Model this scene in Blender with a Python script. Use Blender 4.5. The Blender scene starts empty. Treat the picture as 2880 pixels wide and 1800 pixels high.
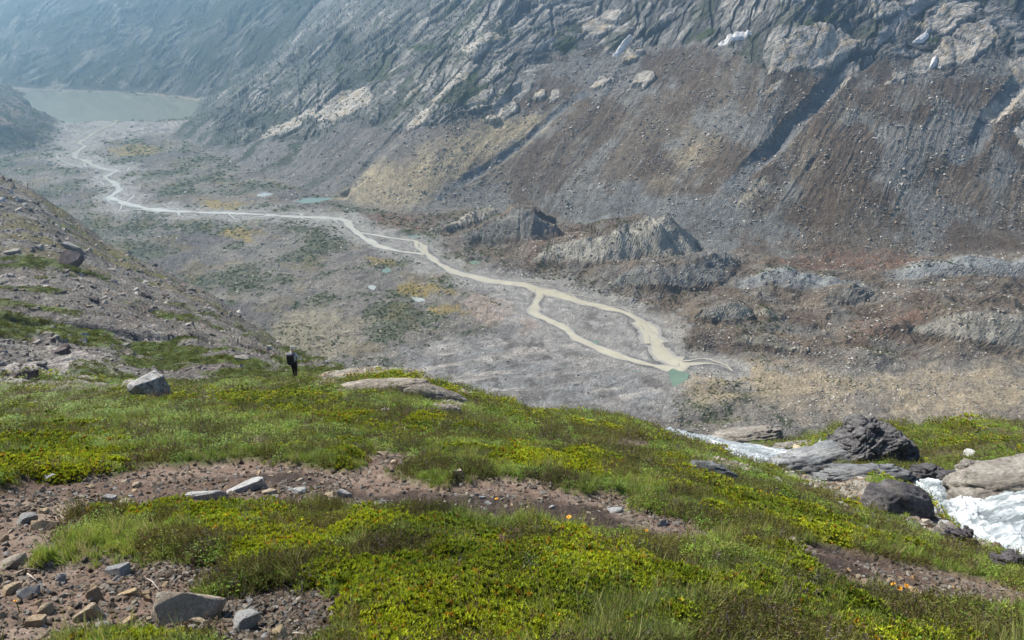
import bpy, bmesh, math, random
import numpy as np
from mathutils import Vector, Matrix
random.seed(7); rng = np.random.default_rng(7)
sc = bpy.context.scene
R = math.radians

# ---------------------------------------------------------------- camera, sky, sun, exposure
CZ, PITCH, FPX = 1.65, R(26.0), 2056.0          # eye height, tilt down, focal length in photo pixels
cam_d = bpy.data.cameras.new('camera'); cam = bpy.data.objects.new('camera', cam_d)
sc.collection.objects.link(cam); sc.camera = cam
cam.location = (0, 0, CZ); cam.rotation_euler = (R(90) - PITCH, 0, 0)
cam_d.sensor_width = 36; cam_d.lens = FPX / 2880 * 36; cam_d.clip_start = 0.05; cam_d.clip_end = 20000
SUN_AZ, SUN_EL = R(-50), R(42)                  # azimuth from +Y towards +X
w = bpy.data.worlds.new('World'); sc.world = w; w.use_nodes = True
nt = w.node_tree; nt.nodes.clear()
sky = nt.nodes.new('ShaderNodeTexSky'); sky.sky_type = 'NISHITA'; sky.sun_disc = False
sky.sun_elevation = SUN_EL; sky.sun_rotation = SUN_AZ; sky.altitude = 2000
sky.dust_density = 2.0
bg = nt.nodes.new('ShaderNodeBackground'); bg.inputs[1].default_value = 0.10
wo = nt.nodes.new('ShaderNodeOutputWorld')
nt.links.new(sky.outputs[0], bg.inputs[0]); nt.links.new(bg.outputs[0], wo.inputs[0])
sd = bpy.data.lights.new('sun', 'SUN'); sd.energy = 5.0; sd.angle = R(2.5); sd.color = (1.0, 0.93, 0.82)
so = bpy.data.objects.new('sun', sd); sc.collection.objects.link(so)
_s = Vector((math.sin(SUN_AZ) * math.cos(SUN_EL), math.cos(SUN_AZ) * math.cos(SUN_EL), math.sin(SUN_EL)))
so.rotation_euler = _s.to_track_quat('Z', 'Y').to_euler()
vs = sc.view_settings; vs.view_transform = 'Standard'; vs.look = 'None'; vs.exposure = 1.0; vs.gamma = 1.0
vs.use_curve_mapping = False
sc.cycles.use_denoising = True; sc.cycles.use_adaptive_sampling = True; sc.cycles.adaptive_threshold = 0.025
sc.cycles.max_bounces = 5; sc.cycles.diffuse_bounces = 2; sc.cycles.glossy_bounces = 2
sc.cycles.transmission_bounces = 3; sc.cycles.volume_bounces = 0; sc.cycles.transparent_max_bounces = 8
HAZE_DENSITY = 0.00018

# ---------------------------------------------------------------- noise and geometry helpers
_ga = np.random.default_rng(99).uniform(0, 2 * math.pi, 65536).astype(np.float32)
_GX = np.cos(_ga) * np.float32(1.5); _GY = np.sin(_ga) * np.float32(1.5)
def perlin(x, y, seed=0):
    """gradient noise on a 256 x 256 table"""
    x = np.asarray(x, float); y = np.asarray(y, float)
    fx0 = np.floor(x); fy0 = np.floor(y); fx = (x - fx0).astype(np.float32); fy = (y - fy0).astype(np.float32)
    ix = fx0.astype(np.int32) + seed * 37; iy = fy0.astype(np.int32) + seed * 101 + (seed * seed) % 211
    u = fx * fx * (3 - 2 * fx); v = fy * fy * (3 - 2 * fy)
    x0 = (ix & 255) << 8; x1 = ((ix + 1) & 255) << 8; y0 = iy & 255; y1 = (iy + 1) & 255
    def g(i, dx, dy): return _GX.take(i) * dx + _GY.take(i) * dy
    a = g(x0 | y0, fx, fy); b = g(x1 | y0, fx - 1, fy); a += (b - a) * u
    c = g(x0 | y1, fx, fy - 1); d = g(x1 | y1, fx - 1, fy - 1); c += (d - c) * u
    return a + (c - a) * v
def fbm(x, y, seed=0, octv=4, gain=0.5):
    s = 0; a = 1.0; f = 1.0
    for k in range(octv):
        s = s + a * perlin(x * f + 17.3 * k, y * f - 9.1 * k, seed + k); a *= gain; f *= 2.03
    return s
def ridged(x, y, seed=0, octv=4, gain=0.5):
    s = 0; a = 1.0; f = 1.0
    for k in range(octv):
        s = s + a * (1 - 2 * np.abs(perlin(x * f + 3.1 * k, y * f + 7.7 * k, seed + k))); a *= gain; f *= 2.07
    return s
def worley(x, y, seed=0):
    """cell pattern: nearest and second distance, a random number per cell, offset from the cell's centre"""
    x = np.asarray(x, float); y = np.asarray(y, float); ix = np.floor(x).astype(np.int32); iy = np.floor(y).astype(np.int32)
    f1 = np.full(x.shape, 9.); f2 = np.full(x.shape, 9.); rid = np.zeros(x.shape); ox = np.zeros(x.shape); oy = np.zeros(x.shape); k = 1 / (2 * math.pi)
    for dx in (-1, 0, 1):
        for dy in (-1, 0, 1):
            i = (((ix + dx + seed * 31) & 255) << 8) | ((iy + dy + seed * 57) & 255); a = _ga.take(i) * k; b = _ga.take((i * 7 + 1313) & 65535) * k
            ex = x - (ix + dx + a); ey = y - (iy + dy + b); d = np.sqrt(ex * ex + ey * ey); m = d < f1
            f2 = np.where(m, f1, np.minimum(f2, d)); rid = np.where(m, _ga.take((i * 13 + 77) & 65535) * k, rid); ox = np.where(m, ex, ox); oy = np.where(m, ey, oy); f1 = np.where(m, d, f1)
    return f1, f2, rid, ox, oy
def sstep(a, b, x):
    t = np.clip((x - a) / (b - a), 0, 1); return t * t * (3 - 2 * t)
def smax(a, b, k):
    h = np.clip(0.5 + 0.5 * (a - b) / k, 0, 1)
    return b * (1 - h) + a * h + k * h * (1 - h)
def lerp(a, b, t): return a + (b - a) * t
def seg_dist(X, Y, P, closed=False):
    """distance to a polyline, plus arc parameter 0..1 of the nearest point"""
    P = np.asarray(P, float); best = np.full(X.shape, 1e18); par = np.zeros(X.shape)
    Q = np.vstack([P, P[:1]]) if closed else P
    L = np.hypot(*(Q[1:] - Q[:-1]).T); cum = np.concatenate([[0], np.cumsum(L)]); tot = cum[-1] + 1e-9
    for k in range(len(Q) - 1):
        ax, ay = Q[k]; dx, dy = Q[k + 1] - Q[k]; l2 = dx * dx + dy * dy + 1e-12
        t = np.clip(((X - ax) * dx + (Y - ay) * dy) / l2, 0, 1)
        d = (X - ax - t * dx) ** 2 + (Y - ay - t * dy) ** 2
        m = d < best; best = np.where(m, d, best); par = np.where(m, (cum[k] + t * L[k]) / tot, par)
    return np.sqrt(best), par
def inside(X, Y, P):
    P = np.asarray(P, float); c = np.zeros(X.shape, bool); n = len(P)
    for i in range(n):
        x1, y1 = P[i]; x2, y2 = P[i - 1]
        cond = (y1 > Y) != (y2 > Y)
        xi = (x2 - x1) * (Y - y1) / ((y2 - y1) if abs(y2 - y1) > 1e-12 else 1e-12) + x1
        c ^= cond & (X < xi)
    return c
def poly_mask(X, Y, P, soft, warp=0.0, wl=1.0, seed=3, grow=0.0):
    """soft inside mask of a world polygon; the edge is broken up by noise of size warp"""
    P = np.asarray(P, float); out = np.zeros(X.shape); e = soft + warp + grow
    m = (X > P[:, 0].min() - e) & (X < P[:, 0].max() + e) & (Y > P[:, 1].min() - e) & (Y < P[:, 1].max() + e)
    if not m.any(): return out
    x, y = X[m], Y[m]
    d, _ = seg_dist(x, y, P, True); d = np.where(inside(x, y, P), d, -d) + grow
    if warp: d = d + warp * fbm(x / wl, y / wl, seed, 4, 0.6)
    out[m] = sstep(-soft, soft, d); return out
CP, SP = math.cos(PITCH), math.sin(PITCH)
def ray(px, py):
    px = np.asarray(px, float); py = np.asarray(py, float)
    a = px - 1440.0; u = 900.0 - py
    return a, FPX * CP + u * SP, -FPX * SP + u * CP
def at_height(px, py, z):
    """point of the sight line at world height z"""
    dx, dy, dz = ray(px, py); k = (z - CZ) / dz
    return np.stack([dx * k, dy * k], -1)
def at_forward(px, py, Y):
    dx, dy, dz = ray(px, py); k = Y / dy
    return dx * k, Y, CZ + dz * k

# ---------------------------------------------------------------- the large forms of the valley
LAKE_Z = -430.0
NEAR_RIV = at_height(1900, 1050, -396.0); LAKE_C = at_height(320, 300, LAKE_Z)
AX = (LAKE_C - NEAR_RIV) / np.linalg.norm(LAKE_C - NEAR_RIV); AX_L = np.linalg.norm(LAKE_C - NEAR_RIV)
def floor_base(X, Y):
    s = (X - NEAR_RIV[0]) * AX[0] + (Y - NEAR_RIV[1]) * AX[1]
    z = -396.0 - 33.2 * sstep(-0.05, 0.84, s / AX_L)
    g = np.clip(-s, 0, 700)                              # up-valley (the glacier end) rises gently
    return z + 0.05 * g
def on_floor(pts, h=0.0):
    pts = np.asarray(pts, float); z = np.full(len(pts), -400.0)
    for _ in range(25):
        q = at_height(pts[:, 0], pts[:, 1], z + h); z = floor_base(q[:, 0], q[:, 1])
    return at_height(pts[:, 0], pts[:, 1], z + h)
FOOT = on_floor([(548, 262), (545, 300), (535, 345), (462, 374), (560, 413), (675, 466), (833, 530), (960, 572), (1150, 606), (1350, 602), (1600, 622), (1850, 676), (2100, 715), (2400, 728), (2880, 712), (3300, 700)])
_a, _b = FOOT[0], FOOT[-1]
WALLPOLY = np.vstack([FOOT, _b + [3500, 0], [6000, 7000], [_a[0] + 300, 7000]])
BACK = at_height(np.array([-400, 90, 200, 300, 430, 520, 560, 640.]), np.array([225, 251, 256, 258, 266, 276, 284, 292.]), LAKE_Z)
BACKPOLY = np.vstack([BACK, [3000, 7500], [-6000, 7500], [-6000, BACK[0][1]]])
SPUR = on_floor([(-500, 520), (-150, 470), (20, 440), (110, 425), (165, 408), (182, 375), (186, 345), (178, 318), (150, 290), (110, 268), (-100, 240)])
SPURPOLY = np.vstack([SPUR, [-5000, SPUR[-1][1]], [-5000, SPUR[0][1]]])
def wall_rise(d):
    d = np.maximum(d, 0)
    k = 40.0
    t = d * d / (d + k)
    return 0.62 * t + 0.20 * np.maximum(d - 260, 0) ** 2 / (np.maximum(d - 260, 0) + 150)
def far_base(X, Y, full=False):
    zf = floor_base(X, Y)
    dr, _ = seg_dist(X, Y, FOOT); dr = np.where(inside(X, Y, WALLPOLY), dr, -dr)
    db, _ = seg_dist(X, Y, BACK); db = np.where(inside(X, Y, BACKPOLY), db, -db)
    dsp, _ = seg_dist(X, Y, SPUR); dsp = np.where(inside(X, Y, SPURPOLY), dsp, -dsp)
    zr = zf + wall_rise(dr)
    zb = LAKE_Z - 3 + 0.8 * np.maximum(db, 0) ** 2 / (np.maximum(db, 0) + 20) - 0.1 * np.maximum(-db, 0)
    zs = zf + 0.60 * np.maximum(dsp, 0) ** 2 / (np.maximum(dsp, 0) + 25)
    z = np.maximum(zr, np.maximum(zs, np.where(db > 0, zb, -1e9)))
    z = np.minimum(z, 130 + 0.15 * (z - 130))
    if full: return z, dr, db, dsp
    return z

# the camera's own hillside: sight-line angle as a smooth function of direction and log distance
HC = [  # photo x, photo y, forward distance in metres
 (0,1800,2.7),(720,1800,2.66),(1440,1800,2.66),(2160,1800,2.7),(2880,1800,2.9),
 (0,1600,3.75),(1440,1600,3.7),(2880,1690,4.3),(0,1500,4.6),(720,1480,4.8),(1440,1500,4.65),(2160,1560,4.4),(2880,1630,5.6),
 (0,1360,6.5),(720,1350,6.8),(1440,1390,6.2),(1900,1440,6.2),(2300,1500,6.4),(2600,1560,6.8),
 (0,1250,10.5),(600,1230,11.5),(1000,1250,10.5),(1440,1270,10.2),(1800,1330,9.6),(2200,1420,9.4),
 (600,1150,18),(1000,1150,20),(1440,1190,17),(1800,1250,17),(2100,1330,17),(2400,1440,13.5),(2700,1530,11.5),(2880,1590,9.5),
 (0,1160,21),(430,1118,29),(832,1067,43),(950,1055,43),(1050,1037,44),(1200,1060,41),(1300,1092,38),(1500,1152,33),(1700,1172,38),(1830,1196,46),(1900,1208,50),
 (2000,1240,40),(2200,1310,28),(2400,1390,19),(2600,1430,16.5),(2760,1500,14.5),(2880,1555,12.5),
 (2050,1225,50),(2250,1240,46),(2300,1290,33),(2480,1330,24),(2560,1350,22),(2700,1375,20),(2880,1400,17.5),(2880,1480,14.8),(2720,1440,17),
 (2400,1200,42),(2650,1290,28),(2880,1300,23),(2600,1200,44),(2750,1196,42),(2880,1192,40),(3300,1190,36),(3300,1420,14),(3300,1650,6),
 (0,1120,38),(0,1040,62),(0,950,85),(0,800,175),(0,650,330),(0,490,500),(-400,1150,16),(-400,900,90),(-400,600,330),(-400,380,520),
 (200,1090,45),(200,980,95),(200,800,230),(200,600,480),(420,1082,62),(400,950,125),(420,830,260),(420,745,430),(620,1075,62),(640,960,170),(640,862,380),
 (760,1062,70),(850,1040,85),(850,992,330),(720,985,200),(930,1046,80),(940,1016,320)]
_p = np.array(HC, float); _x, _y, _z = at_forward(_p[:, 0], _p[:, 1], _p[:, 2])
_ex = [(math.sin(a) * r, math.cos(a) * r, -0.52 * math.cos(a) * r - 0.02 * r) for a in (-1.2, -.7, 0, .7, 1.2) for r in (0.6, 1.3)]
_x = np.concatenate([_x, [e[0] for e in _ex]]); _y = np.concatenate([_y, [e[1] for e in _ex]]); _z = np.concatenate([_z, [e[2] for e in _ex]])
SA = 3.2
def _tp(d2): return 0.5 * d2 * np.log(d2 + 1e-9)
_r = np.hypot(_x, _y); RC = np.stack([np.arctan2(_x, _y) * SA, np.log(_r)], -1); RV = (CZ - _z) / _r
# interpolate (tan angle) - the share due to eye height, so the near field stays well behaved
RV2 = RV - 1.65 / _r
_n = len(RC); _A = np.zeros((_n + 3, _n + 3))
_d2 = ((RC[:, None] - RC[None]) ** 2).sum(-1); _A[:_n, :_n] = _tp(_d2) + np.eye(_n) * 1e-3
_A[:_n, _n] = 1; _A[:_n, _n + 1:] = RC; _A[_n, :_n] = 1; _A[_n + 1:, :_n] = RC.T
RW = np.linalg.solve(_A, np.concatenate([RV2, [0, 0, 0]]))
def rbf(az, lr):
    a = az * SA; out = RW[_n] + RW[_n + 1] * a + RW[_n + 2] * lr
    for k in range(_n): out = out + RW[k] * _tp((a - RC[k, 0]) ** 2 + (lr - RC[k, 1]) ** 2)
    return out
SIL = [(-400, 380, 520), (0, 488, 500), (200, 598, 480), (420, 742, 430), (640, 858, 380), (850, 990, 320), (930, 1014, 250), (990, 1040, 60), (1050, 1034, 45), (1300, 1088, 39), (1500, 1150, 34), (1700, 1170, 39), (1830, 1195, 47), (1900, 1207, 52), (2050, 1222, 54), (2250, 1232, 48), (2400, 1195, 44), (2600, 1198, 46), (2880, 1190, 42), (3400, 1190, 38)]
_q = np.array(SIL, float); _qx, _qy, _ = at_forward(_q[:, 0], _q[:, 1], _q[:, 2])
SIL_AZ = np.arctan2(_qx, _qy); SIL_R = np.log(np.hypot(_qx, _qy))
def sil_r(az): return np.exp(np.interp(az, SIL_AZ, SIL_R))
def hill_base(X, Y):
    r = np.hypot(X, Y) + 1e-6; az = np.arctan2(X, Y); rs = sil_r(az)
    rr = np.minimum(r, rs)
    t = rbf(az, np.log(rr)) + 1.65 / rr
    x = np.maximum(r - rs, 0)
    return CZ - r * t - 0.62 * x * x / (x + 0.12 * rs)

def hit(pts, fn, r0=1.5, r1=4800.0, n=900):
    """first meeting of photo sight lines with the height function fn"""
    pts = np.asarray(pts, float); dx, dy, dz = ray(pts[:, 0], pts[:, 1]); h = np.hypot(dx, dy)
    ux, uy, uz = dx / h, dy / h, dz / h
    rr = np.exp(np.linspace(math.log(r0), math.log(r1), n))
    lo = np.full(len(pts), r0); hi = np.full(len(pts), r1)
    prev = np.full(len(pts), r0); done = np.zeros(len(pts), bool)
    RRb = rr[None, :]; Z = fn((ux[:, None] * RRb).ravel(), (uy[:, None] * RRb).ravel()).reshape(len(pts), n)
    below = (CZ + uz[:, None] * RRb) < Z
    k = np.argmax(below, 1); k = np.where(below.any(1), k, n - 1); k = np.maximum(k, 1)
    lo = rr[k - 1]; hi = rr[k]
    for _ in range(22):
        m = 0.5 * (lo + hi); b = (CZ + uz * m) < fn(ux * m, uy * m)
        hi = np.where(b, m, hi); lo = np.where(b, lo, m)
    return np.stack([ux * hi, uy * hi, fn(ux * hi, uy * hi)], -1)
def F(pts): return hit(pts, far_base, 250.0, 4800.0, 500)[:, :2]     # far ground
def H(pts): return hit(pts, hill_base, 1.5, 600.0, 500)[:, :2]       # camera's hillside
# ---------------------------------------------------------------- features of the far ground (traced, then laid on the ground in metres)
def FL(l): return [F(p) for p in l]
ROCKPOLY = F([(556,290),(590,370),(640,398),(760,402),(860,388),(920,378),(1000,352),(1060,347),(1130,374),(1200,352),(1280,347),(1390,350),(1440,305),(1480,250),(1540,165),(1640,145),(1770,145),(1960,118),(2060,142),(2180,182),(2240,202),(2330,187),(2480,152),(2590,162),(2650,192),(2740,192),(2800,172),(2880,152),(3100,125),(3100,-50),(2500,-55),(1900,-55),(1300,-55),(700,-55),(540,100)])
SLABS = FL([[(880,345),(900,300),(960,255),(1030,250),(1045,275),(1035,300),(985,325),(930,340)],[(730,385),(770,345),(830,330),(850,345),(800,375)],[(820,330),(850,300),(890,290),(880,320)],
 [(1140,365),(1165,340),(1200,305),(1215,320),(1190,350),(1160,366)],[(1210,290),(1260,240),(1310,190),(1345,185),(1310,215),(1270,255),(1225,285)],[(1140,280),(1160,265),(1195,247),(1170,270),(1145,285)],
 [(1300,140),(1340,120),(1390,95),(1420,110),(1370,130),(1320,155)],[(1370,345),(1400,310),(1440,300),(1460,310),(1420,340),(1385,355)],[(1490,285),(1520,255),(1535,250),(1530,265),(1505,285)],[(1540,280),(1560,258),(1570,265),(1555,280)],
 [(1660,250),(1690,225),(1720,215),(1700,235),(1670,250)],[(1780,235),(1790,210),(1820,200),(1838,210),(1830,230),(1810,250)],[(1755,165),(1770,140),(1810,140),(1790,155),(1765,165)],[(1400,220),(1415,195),(1425,195),(1415,215)],
 [(1320,300),(1350,275),(1390,262),(1380,290),(1340,312)],[(2140,250),(2170,235),(2205,215),(2200,222),(2165,250),(2142,256)],[(2165,195),(2180,150),(2260,90),(2330,75),(2420,110),(2400,140),(2300,180),(2200,190)],[(2360,208),(2378,188),(2422,162),(2410,195),(2372,216)],
 [(2500,235),(2520,215),(2545,210),(2530,230)],[(2560,200),(2580,170),(2640,140),(2650,150),(2620,180),(2600,210)],[(2640,190),(2650,120),(2700,80),(2780,60),(2800,110),(2740,160),(2700,190)],[(2830,200),(2860,170),(2910,160),(2910,230),(2850,240)],
 [(2750,335),(2800,300),(2880,262),(2910,260),(2910,295),(2820,335),(2780,350)],[(2850,380),(2870,350),(2910,330),(2910,440),(2870,420)],[(2570,70),(2600,60),(2650,20),(2720,2),(2760,2),(2700,60),(2650,90)],[(2450,30),(2520,5),(2570,5),(2500,50),(2460,60)],[(1640,60),(1700,20),(1760,30),(1720,70),(1660,90)]])
CHUTE = F([(2455,147),(2480,122),(2560,47),(2600,12),(2622,0),(2588,0),(2538,30),(2468,107)])
WALLGREEN = FL([[(2240,80),(2360,40),(2385,28),(2340,62),(2270,84)],[(1555,125),(1590,98),(1640,95),(1620,128),(1570,132)],[(1960,95),(2010,75),(2020,102),(1975,110)],[(1310,225),(1340,195),(1350,200),(1330,228)],[(1290,270),(1340,250),(1380,240),(1350,262),(1300,280)],[(2600,108),(2640,100),(2655,112),(2615,120)],[(1130,130),(1180,120),(1230,130),(1180,145)]])
TAN_SUN_FAN = F([(900,562),(980,520),(1200,430),(1400,345),(1560,318),(1600,300),(1530,365),(1400,440),(1250,520),(1130,596),(1000,572)])
TAN_SUN_SPOT = FL([[(1880,440),(1930,390),(2000,400),(2010,450),(1930,480)],[(1980,1060),(2080,1040),(2400,1035),(2880,1010),(2950,1180),(2400,1150),(2200,1160),(1990,1130)],[(2180,1085),(2400,1075),(2500,1100),(2300,1120)]])
BLUEDEB = F([(1580,605),(1700,548),(1850,540),(2010,560),(2080,600),(2086,680),(2050,730),(1950,770),(1890,745),(1990,660),(1900,640),(1830,612),(1620,640)])
FLUTEZ = F([(2300,340),(2480,310),(2760,330),(2760,420),(2640,470),(2380,480),(2290,440)])
CONE = F([(2168,484),(2155,510),(2115,560),(2085,585),(2078,575),(2092,555),(2135,505)])
RED = FL([[(2150,740),(2320,705),(2480,712),(2600,720),(2640,745),(2450,760),(2250,755)],[(2700,770),(2880,752),(2950,760),(2880,775)],[(1480,715),(1560,680),(1650,660),(1620,690),(1500,735)],[(1850,720),(1880,690),(1930,690),(1940,720),(1880,745)],[(1000,605),(1100,600),(1180,640),(1080,640)],[(2350,940),(2420,920),(2560,915),(2570,960),(2440,975)]])
FLOOR_TAN_SUN = F([(780,900),(900,880),(1000,900),(1000,960),(880,1000),(800,960)])
TANWALL = [F([(640,395),(760,402),(900,380),(1050,350),(1000,430),(860,540),(700,480),(600,430)])]
GLACIER = F([(1120,604),(1350,606),(1600,625),(1850,680),(2100,718),(2400,732),(2980,712),(2980,1010),(2400,1010),(2050,1005),(1900,985),(1850,900),(1720,860),(1600,815),(1460,785),(1330,755),(1230,690)])
PLAIN = F([(1300,800),(1500,822),(1650,852),(1780,895),(1840,950),(1860,1000),(1900,1045),(1890,1120),(1700,1165),(1400,1155),(1130,1060),(1150,1000),(1250,960),(1370,940),(1440,890),(1400,850)])
BLUEPLAIN = F([(1130,990),(1250,970),(1400,990),(1600,1010),(1750,1060),(1880,1090),(1860,1150),(1600,1165),(1300,1110),(1150,1050)])
DELTA = F([(172,340),(300,338),(450,344),(538,338),(500,366),(420,378),(330,392),(250,408),(200,425),(160,400)])
PINK = FL([[(1300,850),(1340,830),(1420,850),(1480,870),(1400,905),(1340,900)],[(1460,890),(1480,880),(1510,920),(1470,940)]])
YELLOW = FL([[(1105,802),(1180,797),(1240,802),(1240,828),(1160,836),(1110,822)],[(1215,868),(1290,862),(1310,880),(1230,890)],[(1040,730),(1110,725),(1120,745),(1050,750)],[(300,420),(380,405),(470,415),(440,435),(330,440)],[(560,560),(700,570),(660,600),(560,590)],[(640,640),(720,650),(700,680),(620,660)],[(1250,820),(1272,818),(1268,832),(1252,832)]])
RIVERS = [  # photo line, width in metres
 ([(330,338),(317,349),(278,365),(254,381),(218,403),(242,411),(210,429),(214,444),(246,454),(286,474),(329,480),(294,498),(320,515),(341,532),(306,554),(357,573),(417,587),(496,595),(600,598),(700,601),(800,608),(900,612),(960,616),(985,628)], 17),
 ([(980,622),(992,642),(1015,656),(1100,668),(1170,677),(1188,690),(1196,704)], 9),
 ([(975,620),(985,640),(1020,668),(1060,692),(1130,708),(1196,714)], 13),
 ([(1188,690),(1200,715),(1225,735),(1260,757),(1299,772),(1381,791),(1440,797),(1481,801),(1514,819)], 14),
 ([(1505,812),(1540,822),(1580,832),(1646,854),(1729,871),(1778,890),(1811,914),(1838,943),(1846,970),(1861,996),(1894,1013),(1927,1024),(1990,1020),(2030,1028),(2062,1042)], 13),
 ([(1800,905),(1820,930),(1842,965)], 22), ([(1852,975),(1850,995),(1875,1010),(1915,1020)], 22),
 ([(1516,815),(1518,835),(1507,857),(1497,877),(1520,890),(1547,900),(1590,924),(1620,953),(1679,977),(1745,1003),(1811,1023),(1870,1036),(1915,1040),(1925,1025)], 12),
 ([(212,428),(180,428),(158,434),(165,448),(200,463),(250,470),(286,474)], 6), ([(290,474),(330,468),(365,470),(358,482),(329,481)], 6),
 ([(341,545),(370,545),(378,550),(360,565),(357,573)], 4), ([(254,381),(300,372),(345,365),(360,350)], 6), ([(1195,712),(1170,690),(1172,678)], 6),
 ([(1440,800),(1500,790),(1560,800)], 3), ([(1560,822),(1640,832),(1690,845)], 3)]
RIV = []
for pts, wd in RIVERS:
    q = on_floor(pts); t = np.concatenate([[0], np.cumsum(np.hypot(*(q[1:] - q[:-1]).T))])
    n = max(8, int(t[-1] / 4)); s = np.linspace(0, t[-1], n)
    q = np.stack([np.interp(s, t, q[:, 0]), np.interp(s, t, q[:, 1])], -1)
    for _ in range(2): q[1:-1] = 0.25 * q[:-2] + 0.5 * q[1:-1] + 0.25 * q[2:]
    q = q + np.stack([fbm(s / 60, s * 0 + wd, 5, 3), fbm(s / 60, s * 0 - wd, 6, 3)], -1) * min(4, wd * .3) * np.sin(np.linspace(0, math.pi, n))[:, None]
    wd = wd * (.78 if pts[0][0] < 1100 else 1.1); fin = pts[-1][0] > 2000 or wd < 4; ww = wd * (1 + 0.75 * fbm(s / 40, s * 0 + wd, 8, 4)).clip(.35, 2)
    if fin: ww = ww * sstep(0, .3, 1 - s / s[-1]).clip(.08, 1)
    RIV.append((q, ww))
for (i0, amp, wd, sd_) in ((0, 22, 3.0, 1), (0, 16, 2.0, 2), (4, 12, 2.2, 4)):
    q, ww = RIV[i0]; d = np.gradient(q, axis=0); d /= np.linalg.norm(d, axis=1)[:, None] + 1e-9; s = np.arange(len(q)) * 4.0
    q = q + np.stack([-d[:, 1], d[:, 0]], -1) * (amp * 1.6 * fbm(s / 75, s * 0 + sd_ * 3.7, 40 + sd_, 3))[:, None]; RIV.append((q, wd * (1 + .6 * fbm(s / 30, s * 0, 50 + sd_, 3)).clip(.3, 2)))
PONDS = [on_floor(p) for p in ([(1884,1036),(1942,1050),(1930,1085),(1905,1112),(1878,1118),(1890,1090),(1878,1060)],[(825,565),(860,558),(930,556),(985,553),(975,563),(900,572),(840,572)],[(1313,736),(1335,731),(1355,733),(1355,745),(1330,748)],[(1145,664),(1170,661),(1195,663),(1190,668),(1150,668)],[(1033,803),(1052,801),(1058,812),(1050,818),(1038,812)],[(1070,760),(1090,750),(1105,757),(1100,768),(1080,770)],[(1150,835),(1195,838),(1200,847),(1170,850)],[(715,548),(745,541),(778,546),(770,552),(735,553)],[(1790,915),(1800,910),(1802,925),(1792,924)],[(1745,1040),(1800,1040),(1790,1048),(1750,1046)],[(570,540),(595,536),(590,542)],[(1655,958),(1690,958),(1680,968),(1660,966)])]
LAKE = at_height(np.array([60, 130, 200, 300, 430, 520, 548, 552, 545, 520, 440, 330, 240, 170, 120, 60.]), np.array([247, 253, 257, 260, 268, 278, 286, 305, 322, 333, 338, 342, 344, 350, 335, 300.]), LAKE_Z)
GULLIES = [(F([(2385,165),(2360,200),(2300,270),(2230,330),(2180,400),(2130,450),(2060,520)]), 19, 12), (F([(2880,225),(2830,290),(2775,345),(2755,400),(2735,430),(2690,455)]), 16, 9), (F([(1640,270),(1590,300),(1540,340),(1510,370),(1460,420),(1400,460),(1320,500),(1240,545)]), 11, 5),
 (F([(1480,240),(1440,270),(1400,320),(1350,340)]), 12, 7), (F([(1330,260),(1290,300),(1230,330),(1180,380)]), 9, 5), (F([(1790,90),(1770,110),(1730,145)]), 8, 7), (F([(1180,300),(1120,370),(1060,430),(1010,500),(980,530)]), 14, 6), (F([(1550,0),(1556,60),(1560,110)]), 5, 6), (F([(1793,0),(1800,50),(1795,85)]), 6, 7), (F([(1998,0),(2005,60),(2008,100)]), 4, 5), (F([(840,180),(850,280),(838,340)]), 7, 6), (F([(900,190),(898,260),(905,340)]), 7, 6),
 (F([(2300,430),(2280,460),(2272,482)]), 6, 4)]
def crest(l):
    l = np.array(l, float); return on_floor(l[:, :2], l[:, 2]), l[:, 2]
RIDGES = [(*crest(l), f, b_) for l, f, b_ in (  # crest (photo x, y, height above the floor), front slope, back slope
 ([(1235,690,2),(1340,652,16),(1420,606,34),(1468,576,46),(1505,598,38),(1560,640,14)], .60, .55),
 ([(1478,742,3),(1547,695,22),(1626,679,30),(1712,662,37),(1762,633,47),(1831,614,54),(1880,612,50)], .66, .34),
 ([(1700,815,3),(1740,775,15),(1790,748,25),(1850,742,27),(1960,735,24),(2040,720,14)], .66, .25),
 ([(1225,652,2),(1290,616,11),(1372,581,20),(1384,592,6)], .7, .2), ([(1490,650,4),(1520,633,15),(1560,645,8)], .7, .3),
 ([(1945,908,2),(2010,868,16),(2060,852,20),(2100,862,14),(2125,882,4)], .75, .25), ([(2530,940,2),(2620,900,18),(2690,884,26),(2780,886,28),(2900,905,26)], .8, .15),
 ([(2110,795,2),(2180,768,13),(2290,785,12),(2400,806,3)], .42, .3), ([(2540,782,2),(2640,745,14),(2720,733,16),(2900,733,15)], .42, .3), ([(2280,862,2),(2330,838,10),(2400,822,11),(2460,814,4)], .75, .2), ([(2350,945,2),(2440,918,12),(2540,915,10),(2600,935,2)], .35, .25),
 ([(2050,965,2),(2090,945,9),(2200,965,7),(2270,988,2)], .75, .4), ([(2090,885,2),(2150,870,12),(2200,882,4)], .75, .4), ([(2380,1012,2),(2440,990,10),(2510,1002,2)], .5, .5), ([(2640,972,3),(2700,975,8),(2770,1002,2)], .5, .4), ([(1940,1084,1),(2030,1070,5),(2110,1092,1)], .3, .3), ([(1890,1172,2),(2000,1130,8),(2090,1110,2)], .5, .5))]
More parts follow.
